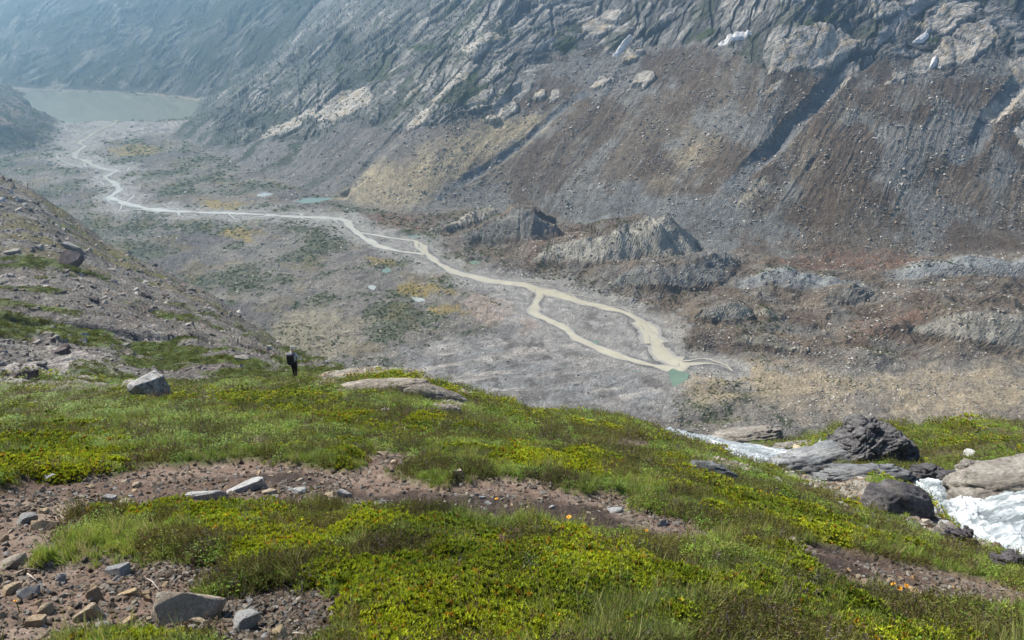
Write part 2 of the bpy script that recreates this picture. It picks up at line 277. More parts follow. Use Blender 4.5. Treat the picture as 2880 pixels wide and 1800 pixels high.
# direction of the rock's foliation on the wall (up to the right in the photo)
_t = F([(1700, 180), (1900, 60)]); FOLI = (_t[1] - _t[0]) / np.linalg.norm(_t[1] - _t[0])
def near_line(X, Y, P, maxd, ends=False):
    P = np.asarray(P); d = np.full(X.shape, 1e9); sgn = np.zeros(X.shape); par = np.zeros(X.shape); ov = np.zeros(X.shape)
    m = (X > P[:, 0].min() - maxd) & (X < P[:, 0].max() + maxd) & (Y > P[:, 1].min() - maxd) & (Y < P[:, 1].max() + maxd)
    if not m.any(): return (d, sgn, par, ov) if ends else (d, sgn, par)
    x, y = X[m], Y[m]; best = np.full(x.shape, 1e18); s = np.zeros(x.shape); pr = np.zeros(x.shape); cum = 0; o = np.zeros(x.shape)
    for k in range(len(P) - 1):
        ax, ay = P[k]; dx, dy = P[k + 1] - P[k]; l = math.hypot(dx, dy) + 1e-9
        tu = ((x - ax) * dx + (y - ay) * dy) / (l * l); t = np.clip(tu, 0, 1)
        q = (x - ax - t * dx) ** 2 + (y - ay - t * dy) ** 2; b = q < best
        best = np.where(b, q, best); s = np.where(b, np.sign(dx * (y - ay) - dy * (x - ax)), s); pr = np.where(b, cum + t * l, pr); cum += l
        if ends:
            ok = np.zeros(x.shape)
            if k == 0: ok = np.maximum(ok, -tu * l)
            if k == len(P) - 2: ok = np.maximum(ok, (tu - 1) * l)
            o = np.where(b, ok, o)
    d[m] = np.sqrt(best); sgn[m] = s; par[m] = pr; ov[m] = o
    return (d, sgn, par, ov) if ends else (d, sgn, par)
def mixc(C, col, m):
    return C + (np.asarray(col) - C) * m[:, None]

def far_ground(X, Y, col=False):
    z, dr, db, dsp = far_base(X, Y, True)
    N = lambda L, s, o=4: fbm(X / L, Y / L, s, o)
    floorm = sstep(12, -18, dr) * sstep(10, -20, dsp) * sstep(5, -15, db)
    # river, pond and lake distance
    dw = np.full(X.shape, 1e9)
    for q, ww in RIV:
        d, _, _ = near_line(X, Y, np.vstack([q[::5], q[-1:]]), 60); dw = np.minimum(dw, d - ww.mean() * 0.5)
    pondm = np.zeros(X.shape)
    for p in PONDS:
        pm = poly_mask(X, Y, p, 5); pondm = np.maximum(pondm, pm)
    lk = poly_mask(X, Y, LAKE, 9, 30, 110, 14)
    flat = np.maximum(np.maximum(sstep(26, 2, dw), pondm), lk)
    glac = poly_mask(X, Y, GLACIER, 25, 18, 90, 11) * (1 - flat)
    plain = np.maximum(poly_mask(X, Y, PLAIN, 14, 12, 50, 12), poly_mask(X, Y, DELTA, 20))
    # wall forms
    above = poly_mask(X, Y, ROCKPOLY, 10, 35, 130, 21)
    above = np.maximum(above, sstep(-60, -20, z) * (dr > 0))
    slab = np.zeros(X.shape); slabid = np.zeros(X.shape)
    for k, p in enumerate(SLABS):
        m = poly_mask(X, Y, p, 2.0, 7, 28, 30 + k, 3.0); slabid = np.where(m > slab, k, slabid); slab = np.maximum(slab, m)
    backm = sstep(0, 25, db); rock = np.maximum(np.maximum(above, slab) * sstep(5, 30, dr), backm)
    s = X * FOLI[0] + Y * FOLI[1]; t = -X * FOLI[1] + Y * FOLI[0]
    wx = 14 * N(120, 40, 3)
    mB = N(240, 45, 3) > .04; ca_, sa_ = math.cos(.62), math.sin(.62); s2_ = np.where(mB, s * ca_ + t * sa_, s); t2_ = np.where(mB, -s * sa_ + t * ca_, t); rel = .45 + .9 * sstep(-.35, .35, N(170, 46, 3))
    sw, tw = s2_ + 9 * N(45, 43, 3), t2_ + wx + 5 * N(30, 44, 3)
    rm_ = rock > .001
    def wl_(a_, b_, q_):
        out = [np.full(X.shape, .5), np.full(X.shape, 1.), np.full(X.shape, .5), np.zeros(X.shape), np.zeros(X.shape)]
        for o_, v_ in zip(out, worley(a_[rm_], b_[rm_], q_)): o_[rm_] = v_
        return out
    _, _, w_r, w_x, w_y = W1 = wl_(sw / 95, tw / 27, 3); crack1 = sstep(.16, .0, W1[1] - W1[0]); W2 = wl_(sw / 30, tw / 9, 8); crack2 = sstep(.2, .0, W2[1] - W2[0])
    strat = ridged(sw / 120, tw / 9, 41, 3, .55); blocks = fbm(s / 130, tw / 70, 42, 4)
    th = w_r * 6.283 * 7
    plates = 9 * (w_r - .5) + 9 * (w_x * np.cos(th) + w_y * np.sin(th)) + 3.5 * (W2[2] - .5) + 3.0 * (W2[3] * np.cos(W2[2] * 40) + W2[4] * np.sin(W2[2] * 40)) - 3.5 * crack1 - 1.6 * crack2
    wallm = sstep(0, 60, np.maximum(dr, db))
    z = z + rock * wallm * (.62 * rel * plates * (1 - .75 * slab) + 6.0 * blocks + .4 * strat) + slab * 3.0
    # big undulation of the wall and talus flutes that run down the slope
    z = z + wallm * 16 * N(330, 50, 3) + sstep(0, 60, dsp) * 9 * N(80, 51, 4)
    u = X * 0.82 - Y * 0.57                            # along the wall's foot
    flute = ridged((u + 20 * N(200, 52, 2)) / 42, dr / 420, 53, 3, .55)
    z = z + (1 - rock) * sstep(25, 110, dr) * 1.3 * flute
    fl2 = ridged((u + 5 * N(60, 54, 2)) / 13, dr / 110, 55, 3, .6)
    z = z + (1 - rock) * sstep(70, 130, dr) * sstep(420, 300, dr) * (.7 * fl2 * sstep(200, 500, X) + 0.35 * fl2 * poly_mask(X, Y, FLUTEZ, 40))
    gd = np.zeros(X.shape)
    for P, wd, dp in GULLIES:
        d, sg, gp = near_line(X, Y, P, wd * 2.2); gl = np.hypot(*(P[1:] - P[:-1]).T).sum(); tap = sstep(0, .12, gp / gl) * sstep(1, .7, gp / gl)
        g = np.clip(1 - (d + 0.2 * wd * fbm(X / 20, Y / 20, 60, 2)) / wd, 0, 1); g = g * (2 - g)
        z = z - dp * g * tap; gd = np.maximum(gd, g)
    # moraine and ice ridges
    face = np.zeros(X.shape); faceid = np.zeros(X.shape, int); flk = np.zeros(X.shape); crest = np.zeros(X.shape)
    add = np.zeros(X.shape); wob = 6 * N(35, 70, 4); hum = N(70, 73, 3)
    for k, (P, hs, fs, bs) in enumerate(RIDGES):
        hm_ = hs.max(); d, sg, par, ov = near_line(X, Y, P, 1.7 * hm_ / min(fs, bs) + 25, True)
        h = np.interp(par, np.concatenate([[0], np.cumsum(np.hypot(*(P[1:] - P[:-1]).T))]), hs)
        pp = np.sqrt(np.maximum(d * d - ov * ov, 0)); dd = np.maximum(np.sqrt(pp * pp + 81) - 9 + wob * 0.5, 0)
        L = np.hypot(*(P[-1] - P[0]))
        hh = (np.where(sg < 0, h - fs * dd, h - bs * dd) - ov * .8) * (1 + .3 * hum) + wob * .3
        a = np.where(d < 1e8, np.maximum(hh, 0), 0); m = a > add
        add = np.where(m, a, add); fr = m & (sg < 0) & (d < h / fs)
        face = np.where(m, fr * sstep(0, 4, d) * sstep(0.05, .3, a / hm_) * (d < 1e8), face); faceid = np.where(m & fr, k, faceid)
        flk = np.where(fr, par, flk)
        crest = np.where(m, np.exp(-(d / 12) ** 2), crest)
    face = face * np.array([.6, 1, .6, 1, 1, .9, 1, .5, .5, .6, 0, .7, .6, 0, 0, 0, .3])[faceid]
    fluted = ridged(flk / 5.5 + .3 * N(30, 72, 2), add / 90, 71, 3, .6)
    fluted = fluted * sstep(-.5, .4, N(45, 74, 3)) + .8 * fbm(flk / 16, add / 25, 75, 4)
    z = z + add * (1 - np.maximum(flat, sstep(34, 6, dw))) + face * 1.1 * fluted
    z = z + (glac * 7 * N(75, 80, 5) + glac * 2.0 * ridged(X / 40, Y / 40, 81, 3)) * (1 - face * .8)
    # rubble of the floor
    fm = floorm * (1 - flat) * (1 - plain * .8)
    z = z + fm * (2.6 * N(60, 90, 5) + 0.8 * ridged(X / 22, Y / 30, 91, 3)) + plain * (1 - flat) * (0.5 * N(25, 92, 4) + .8 * ridged(s / 60, t / 25, 94, 3))
    z = z + (1 - flat) * (1 - plain) * 0.7 * N(9, 93, 3)
    z = np.where(flat > 0, np.minimum(z, lerp(z, floor_base(X, Y) - 0.15, flat)), z)
    z = np.where(lk > 0, lerp(z, LAKE_Z - 2.5, lk), z)
    if not col: return z
    n1 = N(150, 100, 4); n2 = N(40, 101, 4); n3 = N(12, 102, 4); n4 = N(5, 103, 3)
    one = np.ones(X.shape); n = len(X)
    C = np.tile(np.array([.18, .165, .145]), (n, 1))                      # floor rubble
    C = mixc(C, (.225, .205, .175), sstep(-.2, .4, n2)); C = mixc(C, (.115, .105, .10), sstep(.1, .5, n1 + .5 * n3) * .8)
    gz = sstep(-.05, .22, N(90, 104, 4) + .5 * n3 - .0005 * np.maximum(X + 150, 0) - .25 * sstep(100, 500, X))
    C = mixc(C, (.055, .075, .032), gz * floorm * (1 - plain) * .6)
    C = mixc(C, (.19, .15, .06), sstep(.25, .5, N(55, 105, 4)) * floorm * sstep(300, -200, X) * .35)
    C = mixc(C, (.29, .255, .18), poly_mask(X, Y, FLOOR_TAN_SUN, 25, 40, 60, 129) * .8)  # tan floor ground, with a warm sun patch painted into its colour
    for p in YELLOW: C = mixc(C, (.27, .205, .08), poly_mask(X, Y, p, 5, 14, 22, 106) * (.6 + .4 * sstep(-.3, .3, n4)))
    # talus and wall
    T = np.tile(np.array([.17, .14, .108]), (n, 1))
    T = mixc(T, (.215, .205, .185), sstep(.0, .45, n1 + .3 * flute)); T = mixc(T, (.115, .085, .062), sstep(0, .6, N(100, 108, 5) + .2 * fl2) * .85)
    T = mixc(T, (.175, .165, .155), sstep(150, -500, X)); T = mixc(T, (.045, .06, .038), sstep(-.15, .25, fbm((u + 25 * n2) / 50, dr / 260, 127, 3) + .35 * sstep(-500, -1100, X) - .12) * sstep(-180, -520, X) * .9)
    T = mixc(T, (.40, .33, .21), poly_mask(X, Y, TAN_SUN_FAN, 30, 30, 60, 109) * (.75 + .25 * n2))  # tan talus fan, its colour lightened to stand in for sunlight on the wall
    for P, wd, dp in GULLIES[:3]:
        d, sg, _ = near_line(X, Y, P, 60); T = mixc(T, (.17, .18, .185), sstep(wd * 1.1, wd * .4, d + 8 * n2) * .85)
    wm = sstep(-10, 25, dr) * (1 - backm)
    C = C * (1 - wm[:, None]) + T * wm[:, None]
    K = np.tile(np.array([.235, .225, .21]), (n, 1))                       # bare rock
    K = mixc(K, (.115, .115, .11), sstep(.55, .15, W1[2]) * .8); K = mixc(K, (.41, .38, .33), sstep(.42, .92, .7 * W1[2] + .4 * W2[2] + .35 * blocks)); K = mixc(K, (.07, .07, .065), np.maximum(crack1 * .85, crack2 * .5)); K = K * (.8 + .4 * W2[2])[:, None]
    K = mixc(K, (.07, .085, .045), sstep(.15, .5, N(70, 111, 5) + .25 * blocks - .1 * W1[2]) * (.55 + .35 * sstep(300, -400, X)))
    K = mixc(K, (.56, .50, .42), slab * (.75 + .25 * sstep(-.3, .5, n2)) * (1 - .6 * np.maximum(crack1, crack2 * .6))); K = mixc(K, (.44, .34, .2), slab * sstep(.2, .5, N(25, 112, 3)) * .6)
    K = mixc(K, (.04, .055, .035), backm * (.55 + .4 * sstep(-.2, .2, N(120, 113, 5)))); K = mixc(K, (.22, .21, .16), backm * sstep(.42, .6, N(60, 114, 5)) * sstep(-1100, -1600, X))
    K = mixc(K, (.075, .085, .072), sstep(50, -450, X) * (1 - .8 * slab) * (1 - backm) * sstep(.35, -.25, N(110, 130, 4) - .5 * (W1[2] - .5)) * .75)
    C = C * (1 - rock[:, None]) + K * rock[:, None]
    for p in WALLGREEN: C = mixc(C, (.06, .085, .035), poly_mask(X, Y, p, 3, 6, 22, 115) * .9)
    C = mixc(C, (.42, .39, .37), poly_mask(X, Y, CHUTE, 3, 3, 25, 116) * (.8 + .2 * n2))
    # glacier debris
    G = np.tile(np.array([.15, .12, .09]), (n, 1)); G = mixc(G, (.165, .15, .13), sstep(-.1, .5, n2 + .5 * n1)); G = mixc(G, (.10, .075, .06), sstep(.1, .6, N(60, 117, 4)) * .7)
    C = C * (1 - glac[:, None]) + G * glac[:, None]
    C = mixc(C, (.185, .19, .185), poly_mask(X, Y, BLUEDEB, 12, 22, 60, 118) * (.75 + .3 * n3))
    for p in RED: C = mixc(C, (.16, .10, .072), poly_mask(X, Y, p, 14, 26, 40, 119) * (.7 + .6 * n3).clip(0, 1))
    pale = np.array([[.2,.195,.18],[.30,.275,.225],[.2,.2,.185],[.34,.30,.24],[.36,.31,.24],[.20,.19,.16],[.23,.21,.175],[.24,.25,.24],[.24,.245,.24],[.19,.175,.15],[.12,.10,.08],[.25,.235,.185],[.27,.25,.2],[.22,.19,.16],[.2,.18,.16],[.26,.22,.17],[.28,.25,.2]])
    C = C * (1 - face[:, None]) + (pale[faceid] * 1.25 * (.9 + .2 * fluted)[:, None]) * face[:, None]
    for k in (7, 8):
        d, sg, _ = near_line(X, Y, RIDGES[k][0], 60); C = mixc(C, (.26, .27, .265), sstep(30, 10, d + 12 * n2) * .9)
    C = mixc(C, (.36, .31, .23), poly_mask(X, Y, CONE, 4, 4, 15, 120))
    # near rubble and a wall spot: tan with patchy sunlight painted in; sediment plains and bars
    for p in TAN_SUN_SPOT: C = mixc(C, (.34, .275, .185), poly_mask(X, Y, p, 25, 40, 80, 121) * (.75 + .5 * n2).clip(0, 1) * (1 - face))
    C = mixc(C, (.31, .29, .27), plain * .95); C = mixc(C, (.235, .235, .228), poly_mask(X, Y, BLUEPLAIN, 15, 25, 60, 122) * .8)
    C = mixc(C, (.13, .118, .11), plain * sstep(.08, .3, fbm(s / 30, t / 45, 123, 6)) * .85); C = mixc(C, (.42, .385, .34), plain * sstep(.1, .3, fbm(s / 90, t / 18, 124, 5)) * .7); C = mixc(C, (.19, .18, .17), plain * sstep(.75, 1.15, ridged(s / 70, t / 22, 128, 3)) * .6)
    for p in PINK: C = mixc(C, (.33, .265, .22), poly_mask(X, Y, p, 5, 10, 25, 125) * .8)
    C = mixc(C, (.30, .285, .26), sstep(40, 12, dw + 28 * n2 + 14 * n3) * sstep(-6, 2, dw) * floorm * .85)
    C = mixc(C, (.20, .19, .18), sstep(4, 0, dw) * floorm); C = mixc(C, (.28, .25, .2), sstep(18, 3, np.abs(db)) * sstep(60, 0, dr)); C = mixc(C, (.05, .06, .035), sstep(8, 60, dsp) * sstep(.2, -.25, N(90, 126, 4) + (z + 360) / 130) * .9)
    C = mixc(C, (.18, .13, .095), sstep(20, 80, dsp) * sstep(-.2, .25, N(90, 126, 4) + (z + 360) / 130) * .8)
    C = C * (1 + .22 * n3 + .18 * n4)[:, None]
    rocky = np.maximum(rock, 0)
    return z, np.clip(C, .012, .8), rocky, dict(floorm=floorm, wall=wm * (1 - rock), glac=glac, plain=plain, flat=flat, dw=dw, green=gz * floorm * (1 - plain), rock=rock, face=face, lk=lk, back=backm, spur=sstep(0, 20, dsp), slab=slab, gul=gd)

# ---------------------------------------------------------------- features of the camera's hillside
SOIL = [H(p) for p in (
 [(-60,1400),(60,1358),(130,1345),(330,1322),(420,1305),(560,1300),(720,1292),(850,1312),(1000,1325),(1030,1310),(1028,1270),(1110,1262),(1160,1275),(1140,1308),(1085,1330),(1130,1350),(1250,1366),(1400,1347),(1480,1352),(1600,1378),(1720,1388),(1760,1420),(1850,1442),(1920,1480),(1965,1502),(1880,1512),(1750,1492),(1600,1476),(1450,1452),(1250,1438),(1050,1428),(900,1402),(760,1412),(600,1422),(420,1420),(250,1428),(160,1445),(130,1500),(110,1560),(200,1578),(420,1580),(560,1605),(600,1655),(780,1655),(900,1685),(960,1730),(1050,1830),(-80,1830)],
 [(2210,1530),(2280,1520),(2450,1560),(2600,1590),(2750,1620),(2900,1680),(2900,1725),(2700,1692),(2500,1680),(2380,1650),(2330,1620),(2250,1580)],
 [(2200,1398),(2250,1408),(2330,1443),(2480,1488),(2450,1500),(2300,1457),(2210,1428)],[(1720,1237),(1830,1242),(1810,1258),(1730,1257)],[(700,1235),(760,1238),(750,1252),(710,1250)])]
PEAT = [H(p) for p in ([(960,1372),(1250,1372),(1500,1385),(1650,1405),(1740,1440),(1900,1490),(1860,1505),(1650,1480),(1400,1452),(1200,1430),(1000,1415)],[(620,1330),(780,1318),(960,1330),(930,1345),(760,1345)],[(2230,1530),(2320,1525),(2500,1570),(2440,1610),(2330,1590)])]
BARE = [H(p) for p in ([(895,1050),(960,1037),(1060,1028),(1140,1040),(1230,1075),(1330,1108),(1300,1112),(1200,1085),(1120,1062),(1040,1050),(960,1066),(905,1090)],[(1228,1112),(1280,1115),(1300,1150),(1290,1172),(1262,1160)],[(1660,1140),(1750,1150),(1900,1195),(1980,1230),(1900,1215),(1790,1180)],[(1920,1275),(2000,1285),(2090,1320),(2080,1340),(1990,1310)],
 [(2230,1370),(2330,1352),(2480,1370),(2560,1400),(2640,1440),(2720,1510),(2860,1580),(2830,1590),(2700,1540),(2600,1500),(2500,1450),(2400,1440),(2350,1400)],[(2150,1320),(2300,1330),(2420,1340),(2520,1345),(2440,1365),(2280,1352)])]
SLABMID = H([(20,1085),(110,1060),(200,1022),(275,1016),(300,1060),(285,1095),(150,1108),(50,1102)])
JUNI = [H(p) for p in ([(700,1560),(860,1490),(1050,1470),(1200,1490),(1400,1530),(1600,1560),(1850,1620),(2000,1680),(1900,1720),(2100,1740),(2300,1760),(2300,1830),(1100,1830),(1000,1760),(920,1690),(800,1640)],[(460,1440),(560,1425),(700,1440),(760,1480),(740,1540),(640,1555),(500,1510)],[(-40,1240),(120,1235),(340,1240),(380,1290),(250,1320),(100,1345),(-40,1390)],[(60,1880),(180,1812),(400,1800),(540,1815),(620,1880)],[(1980,1730),(2120,1690),(2350,1740),(2500,1830),(2000,1830)],
 [(1300,1270),(1500,1250),(1700,1290),(1650,1330),(1450,1320)],[(1000,1075),(1150,1070),(1300,1100),(1250,1120),(1050,1100)],[(2040,1390),(2200,1430),(2350,1490),(2500,1540),(2300,1510),(2050,1450)],[(600,1110),(760,1105),(900,1120),(800,1140),(620,1135)],[(2150,1560),(2350,1600),(2300,1640),(2180,1600)])]
STREAM_NEAR = [(3200,1640),(2960,1590),(2880,1562),(2800,1540),(2720,1500),(2650,1440),(2615,1395),(2580,1365),(2545,1352)]
STREAM_FAR = [(3200,1400),(2960,1385),(2880,1380),(2800,1382),(2740,1372),(2690,1362),(2640,1352),(2590,1347),(2550,1345)]
LOW_NEAR = [(2330,1340),(2240,1326),(2180,1314),(2080,1286),(1980,1254),(1900,1224),(1850,1206),(1800,1188)]
LOW_FAR = [(2300,1296),(2240,1280),(2150,1256),(2070,1234),(1980,1212),(1910,1196),(1860,1186),(1815,1178)]
SN, SF, LN, LF = H(STREAM_NEAR), H(STREAM_FAR), H(LOW_NEAR), H(LOW_FAR)
LN = np.vstack([LN, LN[-1] + (LN[-1] - LN[-2]) * 1.6]); LF = np.vstack([LF, LF[-1] + (LF[-1] - LF[-2]) * 1.6])
STRPOLY = [np.vstack([SN, SF[::-1]]), np.vstack([LN, LF[::-1]])]
MIDCUT = H([(-60,900),(60,905),(150,915),(300,935),(450,950),(560,965),(650,985),(720,1000)])
def hill_ground(X, Y, col=False):
    r = np.hypot(X, Y) + 1e-6; az = np.arctan2(X, Y); z = hill_base(X, Y)
    near = sstep(75, 50, r)
    soil = np.zeros(X.shape); peat = np.zeros(X.shape); bare = np.zeros(X.shape); stm = np.zeros(X.shape); jun = np.zeros(X.shape)
    m = r < 75
    if m.any():
        x, y = X[m], Y[m]
        wl = 0.5
        a = np.zeros(x.shape)
        for p in SOIL: a = np.maximum(a, poly_mask(x, y, p, .12, .22, .5, 201, .11))
        a = a * (1 - poly_mask(x, y, JUNI[3], .06, .08, .3, 205)); soil[m] = a; a = np.zeros(x.shape)
        for p in PEAT: a = np.maximum(a, poly_mask(x, y, p, .25, .3, .6, 202))
        peat[m] = a; a = np.zeros(x.shape)
        for p in BARE: a = np.maximum(a, poly_mask(x, y, p, .25, .9, 2.0, 203))
        bare[m] = a; a = np.zeros(x.shape)
        for p in STRPOLY: a = np.maximum(a, poly_mask(x, y, p, .7))
        stm[m] = a; a = np.zeros(x.shape)
        for p in JUNI: a = np.maximum(a, poly_mask(x, y, p, .2, .6, .8, 204))
        jun[m] = a
    amp = np.clip(r / 12, .25, 6)
    z = z + .10 * amp * fbm(X / (1.1 * amp + .6), Y / (1.1 * amp + .6), 210, 3) * (1 - .6 * soil) * (1 - .85 * stm)
    z = z + .05 * fbm(X / .35, Y / .35, 211, 3) * near * (1 - .5 * soil) + soil * .018 * fbm(X / .09, Y / .09, 212, 3)
    z = z - soil * (.04 + .05 * sstep(4, 8, r)) + bare * near * .12 * ridged(X / 1.6, Y / .9, 213, 3)
    z = z - stm * .55
    mid = sstep(45, 75, r)
    z = z + mid * (.012 * r * fbm(X / (.10 * r + 2), Y / (.10 * r + 2), 220, 5) + .9 * ridged(X / 14, Y / 14, 221, 4) * sstep(60, 160, r))
    d, _, _ = near_line(X, Y, MIDCUT, 25); z = z - mid * 3.0 * sstep(6, 1, d)
    smid = poly_mask(X, Y, SLABMID, 1.5, 3, 8, 222) * sstep(30, 40, r)
    z = z + smid * .5 * ridged(X / 3, Y / 5, 223, 3)
    if not col: return z
    n = len(X); n1 = fbm(X / 2.5, Y / 2.5, 230, 4); n2 = fbm(X / .5, Y / .5, 231, 4); n3 = fbm(X / .12, Y / .12, 232, 3)
    C = np.tile(np.array([.07, .075, .025]), (n, 1)); C = mixc(C, (.075, .06, .03), sstep(-.1, .4, n1))
    S = np.tile(np.array([.145, .10, .075]), (n, 1)); S = mixc(S, (.205, .155, .12), sstep(-.1, .5, n2)); S = mixc(S, (.095, .062, .045), sstep(.1, .5, n1))
    S = mixc(S, (.034, .023, .018), peat * .95); S = S * (1 + .2 * n3)[:, None]
    C = C * (1 - soil[:, None]) + S * soil[:, None]
    B = np.tile(np.array([.23, .215, .18]), (n, 1)); B = mixc(B, (.14, .125, .115), sstep(0, .5, n2)); B = mixc(B, (.25, .17, .11), sstep(.25, .5, n1)); B = mixc(B, (.09, .085, .05), sstep(.3, .5, n2 - n1) * .6)
    C = C * (1 - bare[:, None]) + B * bare[:, None]
    C = mixc(C, (.10, .10, .10), stm)
    M = np.tile(np.array([.155, .143, .13]), (n, 1)); L = .05 * r + 2
    ma, mb, mc = fbm(X / 40, Y / 40, 240, 4), fbm(X / 12, Y / 12, 241, 4), fbm(X / 3, Y / 3, 242, 3)
    M = mixc(M, (.20, .187, .168), sstep(-.1, .4, mb)); M = mixc(M, (.12, .10, .09), sstep(0, .5, ma - .3 * mb) * .8)
    gr = sstep(-.05, .25, ma + .7 * mb + .66 * sstep(165, 70, r) - .42)
    M = mixc(M, (.085, .10, .035), gr * .9); M = mixc(M, (.125, .12, .035), gr * sstep(.05, .4, fbm(X / 9, Y / 9, 243, 3)) * .7)
    M = mixc(M, (.15, .13, .05), sstep(.1, .4, fbm(X / 30, Y / 30, 244, 4)) * sstep(250, 400, r) * .7)
    M = mixc(M, (.09, .09, .095), sstep(8, 2, d + 3 * mb)); M = mixc(M, (.33, .30, .275), smid * (.8 + .3 * mc))
    M = M * (1 + .25 * mc + .15 * mb)[:, None]
    C = C * (1 - mid[:, None]) + M * mid[:, None]
    return z, np.clip(C, .01, .8), dict(soil=soil, peat=peat, bare=bare, stm=stm, jun=jun, mid=mid, smid=smid, gr=gr)
def ground(X, Y):
    X = np.asarray(X, float); Y = np.asarray(Y, float)
    zh = hill_ground(X, Y); zf = far_ground(X, Y)
    return np.where(np.hypot(X, Y) < 70, zh, smax(zh, zf, 6.0))
def G(pts): return hit(pts, hill_ground, 1.5, 600.0, 600)            # detailed hillside
def GF(pts): return hit(pts, far_ground, 250.0, 4800.0, 400)         # detailed far ground
# ---------------------------------------------------------------- materials
def mat(name):
    m = bpy.data.materials.new(name); m.use_nodes = True
    b = m.node_tree.nodes['Principled BSDF']; b.inputs['Roughness'].default_value = 0.9
    b.inputs['Specular IOR Level'].default_value = 0.2
    return m, m.node_tree, b
def N_(t, kind, **kw):
    n = t.nodes.new(kind)
    for k, v in kw.items(): setattr(n, k, v)
    return n
def noise(t, scale, detail=4, rough=.55, vec=None, dist=0):
    n = N_(t, 'ShaderNodeTexNoise'); n.inputs['Scale'].default_value = scale; n.inputs['Detail'].default_value = detail
    n.inputs['Roughness'].default_value = rough; n.inputs['Distortion'].default_value = dist
    if vec is not None: t.links.new(vec, n.inputs['Vector'])
    return n.outputs['Fac']
def ramp(t, fac, stops):
    n = N_(t, 'ShaderNodeValToRGB'); e = n.color_ramp.elements
    while len(e) < len(stops): e.new(.5)
    for k, (p, c) in enumerate(stops):
        e[k].position = p; e[k].color = (*c, 1) if len(c) == 3 else c
    t.links.new(fac, n.inputs[0]); return n.outputs[0]
def math_(t, op, a, b=None):
    n = N_(t, 'ShaderNodeMath', operation=op)
    for i, v in enumerate((a, b)):
        if v is None: continue
        if isinstance(v, (int, float)): n.inputs[i].default_value = v
        else: t.links.new(v, n.inputs[i])
    return n.outputs[0]
def mixrgb(t, kind, fac, a, b):
    n = N_(t, 'ShaderNodeMix', data_type='RGBA', blend_type=kind)
    for i, v in ((0, fac), (6, a), (7, b)):
        if isinstance(v, (int, float)): n.inputs[i].default_value = v
        elif isinstance(v, tuple): n.inputs[i].default_value = (*v, 1)
        else: t.links.new(v, n.inputs[i])
    return n.outputs[2]
def coords(t): return N_(t, 'ShaderNodeTexCoord').outputs['Object']
def bump(t, b, h, strength, dist):
    n = N_(t, 'ShaderNodeBump'); n.inputs['Strength'].default_value = strength; n.inputs['Distance'].default_value = dist
    t.links.new(h, n.inputs['Height']); t.links.new(n.outputs[0], b.inputs['Normal']); return n
def attr(t, name, inst=False, out='Color'):
    n = N_(t, 'ShaderNodeAttribute'); n.attribute_name = name
    if inst: n.attribute_type = 'INSTANCER'
    return n.outputs[out]
GREY = lambda v: (v, v, v)

m_far, t, b = mat('valley_ground'); v = coords(t)
colr = attr(t, 'Col'); rk = attr(t, 'rock', out='Fac')
sp = ramp(t, noise(t, .55, 3, .7, v), [(.3, GREY(.62)), (.5, GREY(.95)), (.62, GREY(1.15)), (.75, GREY(1.6))])
lo = ramp(t, noise(t, .09, 5, .65, v), [(.3, GREY(.78)), (.7, GREY(1.2))])
c1 = mixrgb(t, 'MULTIPLY', 1.0, colr, sp); c2 = mixrgb(t, 'MULTIPLY', 1.0, c1, lo)
mp = N_(t, 'ShaderNodeMapping'); t.links.new(v, mp.inputs[0])
mp.inputs['Rotation'].default_value = (0, 0, -math.atan2(FOLI[1], FOLI[0])); 
mp2 = N_(t, 'ShaderNodeMapping'); t.links.new(mp.outputs[0], mp2.inputs[0]); mp2.inputs['Scale'].default_value = (.022, .22, .12)
stn = noise(t, 1.0, 6, .68, mp2.outputs[0], .6)
stc = ramp(t, stn, [(.36, GREY(.68)), (.46, GREY(.97)), (.6, GREY(1.06)), (.72, GREY(1.2))])
c3 = mixrgb(t, 'MULTIPLY', rk, c2, stc)
t.links.new(c3, b.inputs['Base Color'])
hb = math_(t, 'ADD', math_(t, 'MULTIPLY', noise(t, .35, 5, .7, v), 1.4), math_(t, 'MULTIPLY', math_(t, 'MULTIPLY', stn, rk), 1.6))
bump(t, b, hb, .9, 3.0); b.inputs['Roughness'].default_value = .95; b.inputs['Specular IOR Level'].default_value = .1

m_near, t, b = mat('hillside_ground'); v = coords(t)
md = attr(t, 'mid', out='Fac')
s1 = ramp(t, noise(t, 38, 4, .7, v), [(.3, GREY(.6)), (.55, GREY(1.0)), (.72, GREY(1.55))])
s2 = ramp(t, noise(t, 1.6, 4, .7, v), [(.3, GREY(.6)), (.55, GREY(1.0)), (.74, GREY(1.5))])
sx = mixrgb(t, 'MIX', md, s1, s2)
c1 = mixrgb(t, 'MULTIPLY', 1.0, attr(t, 'Col'), sx); t.links.new(c1, b.inputs['Base Color'])
hn = math_(t, 'ADD', math_(t, 'MULTIPLY', noise(t, 45, 5, .7, v), .02), math_(t, 'MULTIPLY', math_(t, 'MULTIPLY', noise(t, 1.5, 5, .7, v), md), .7))
bump(t, b, hn, .9, 1.0)

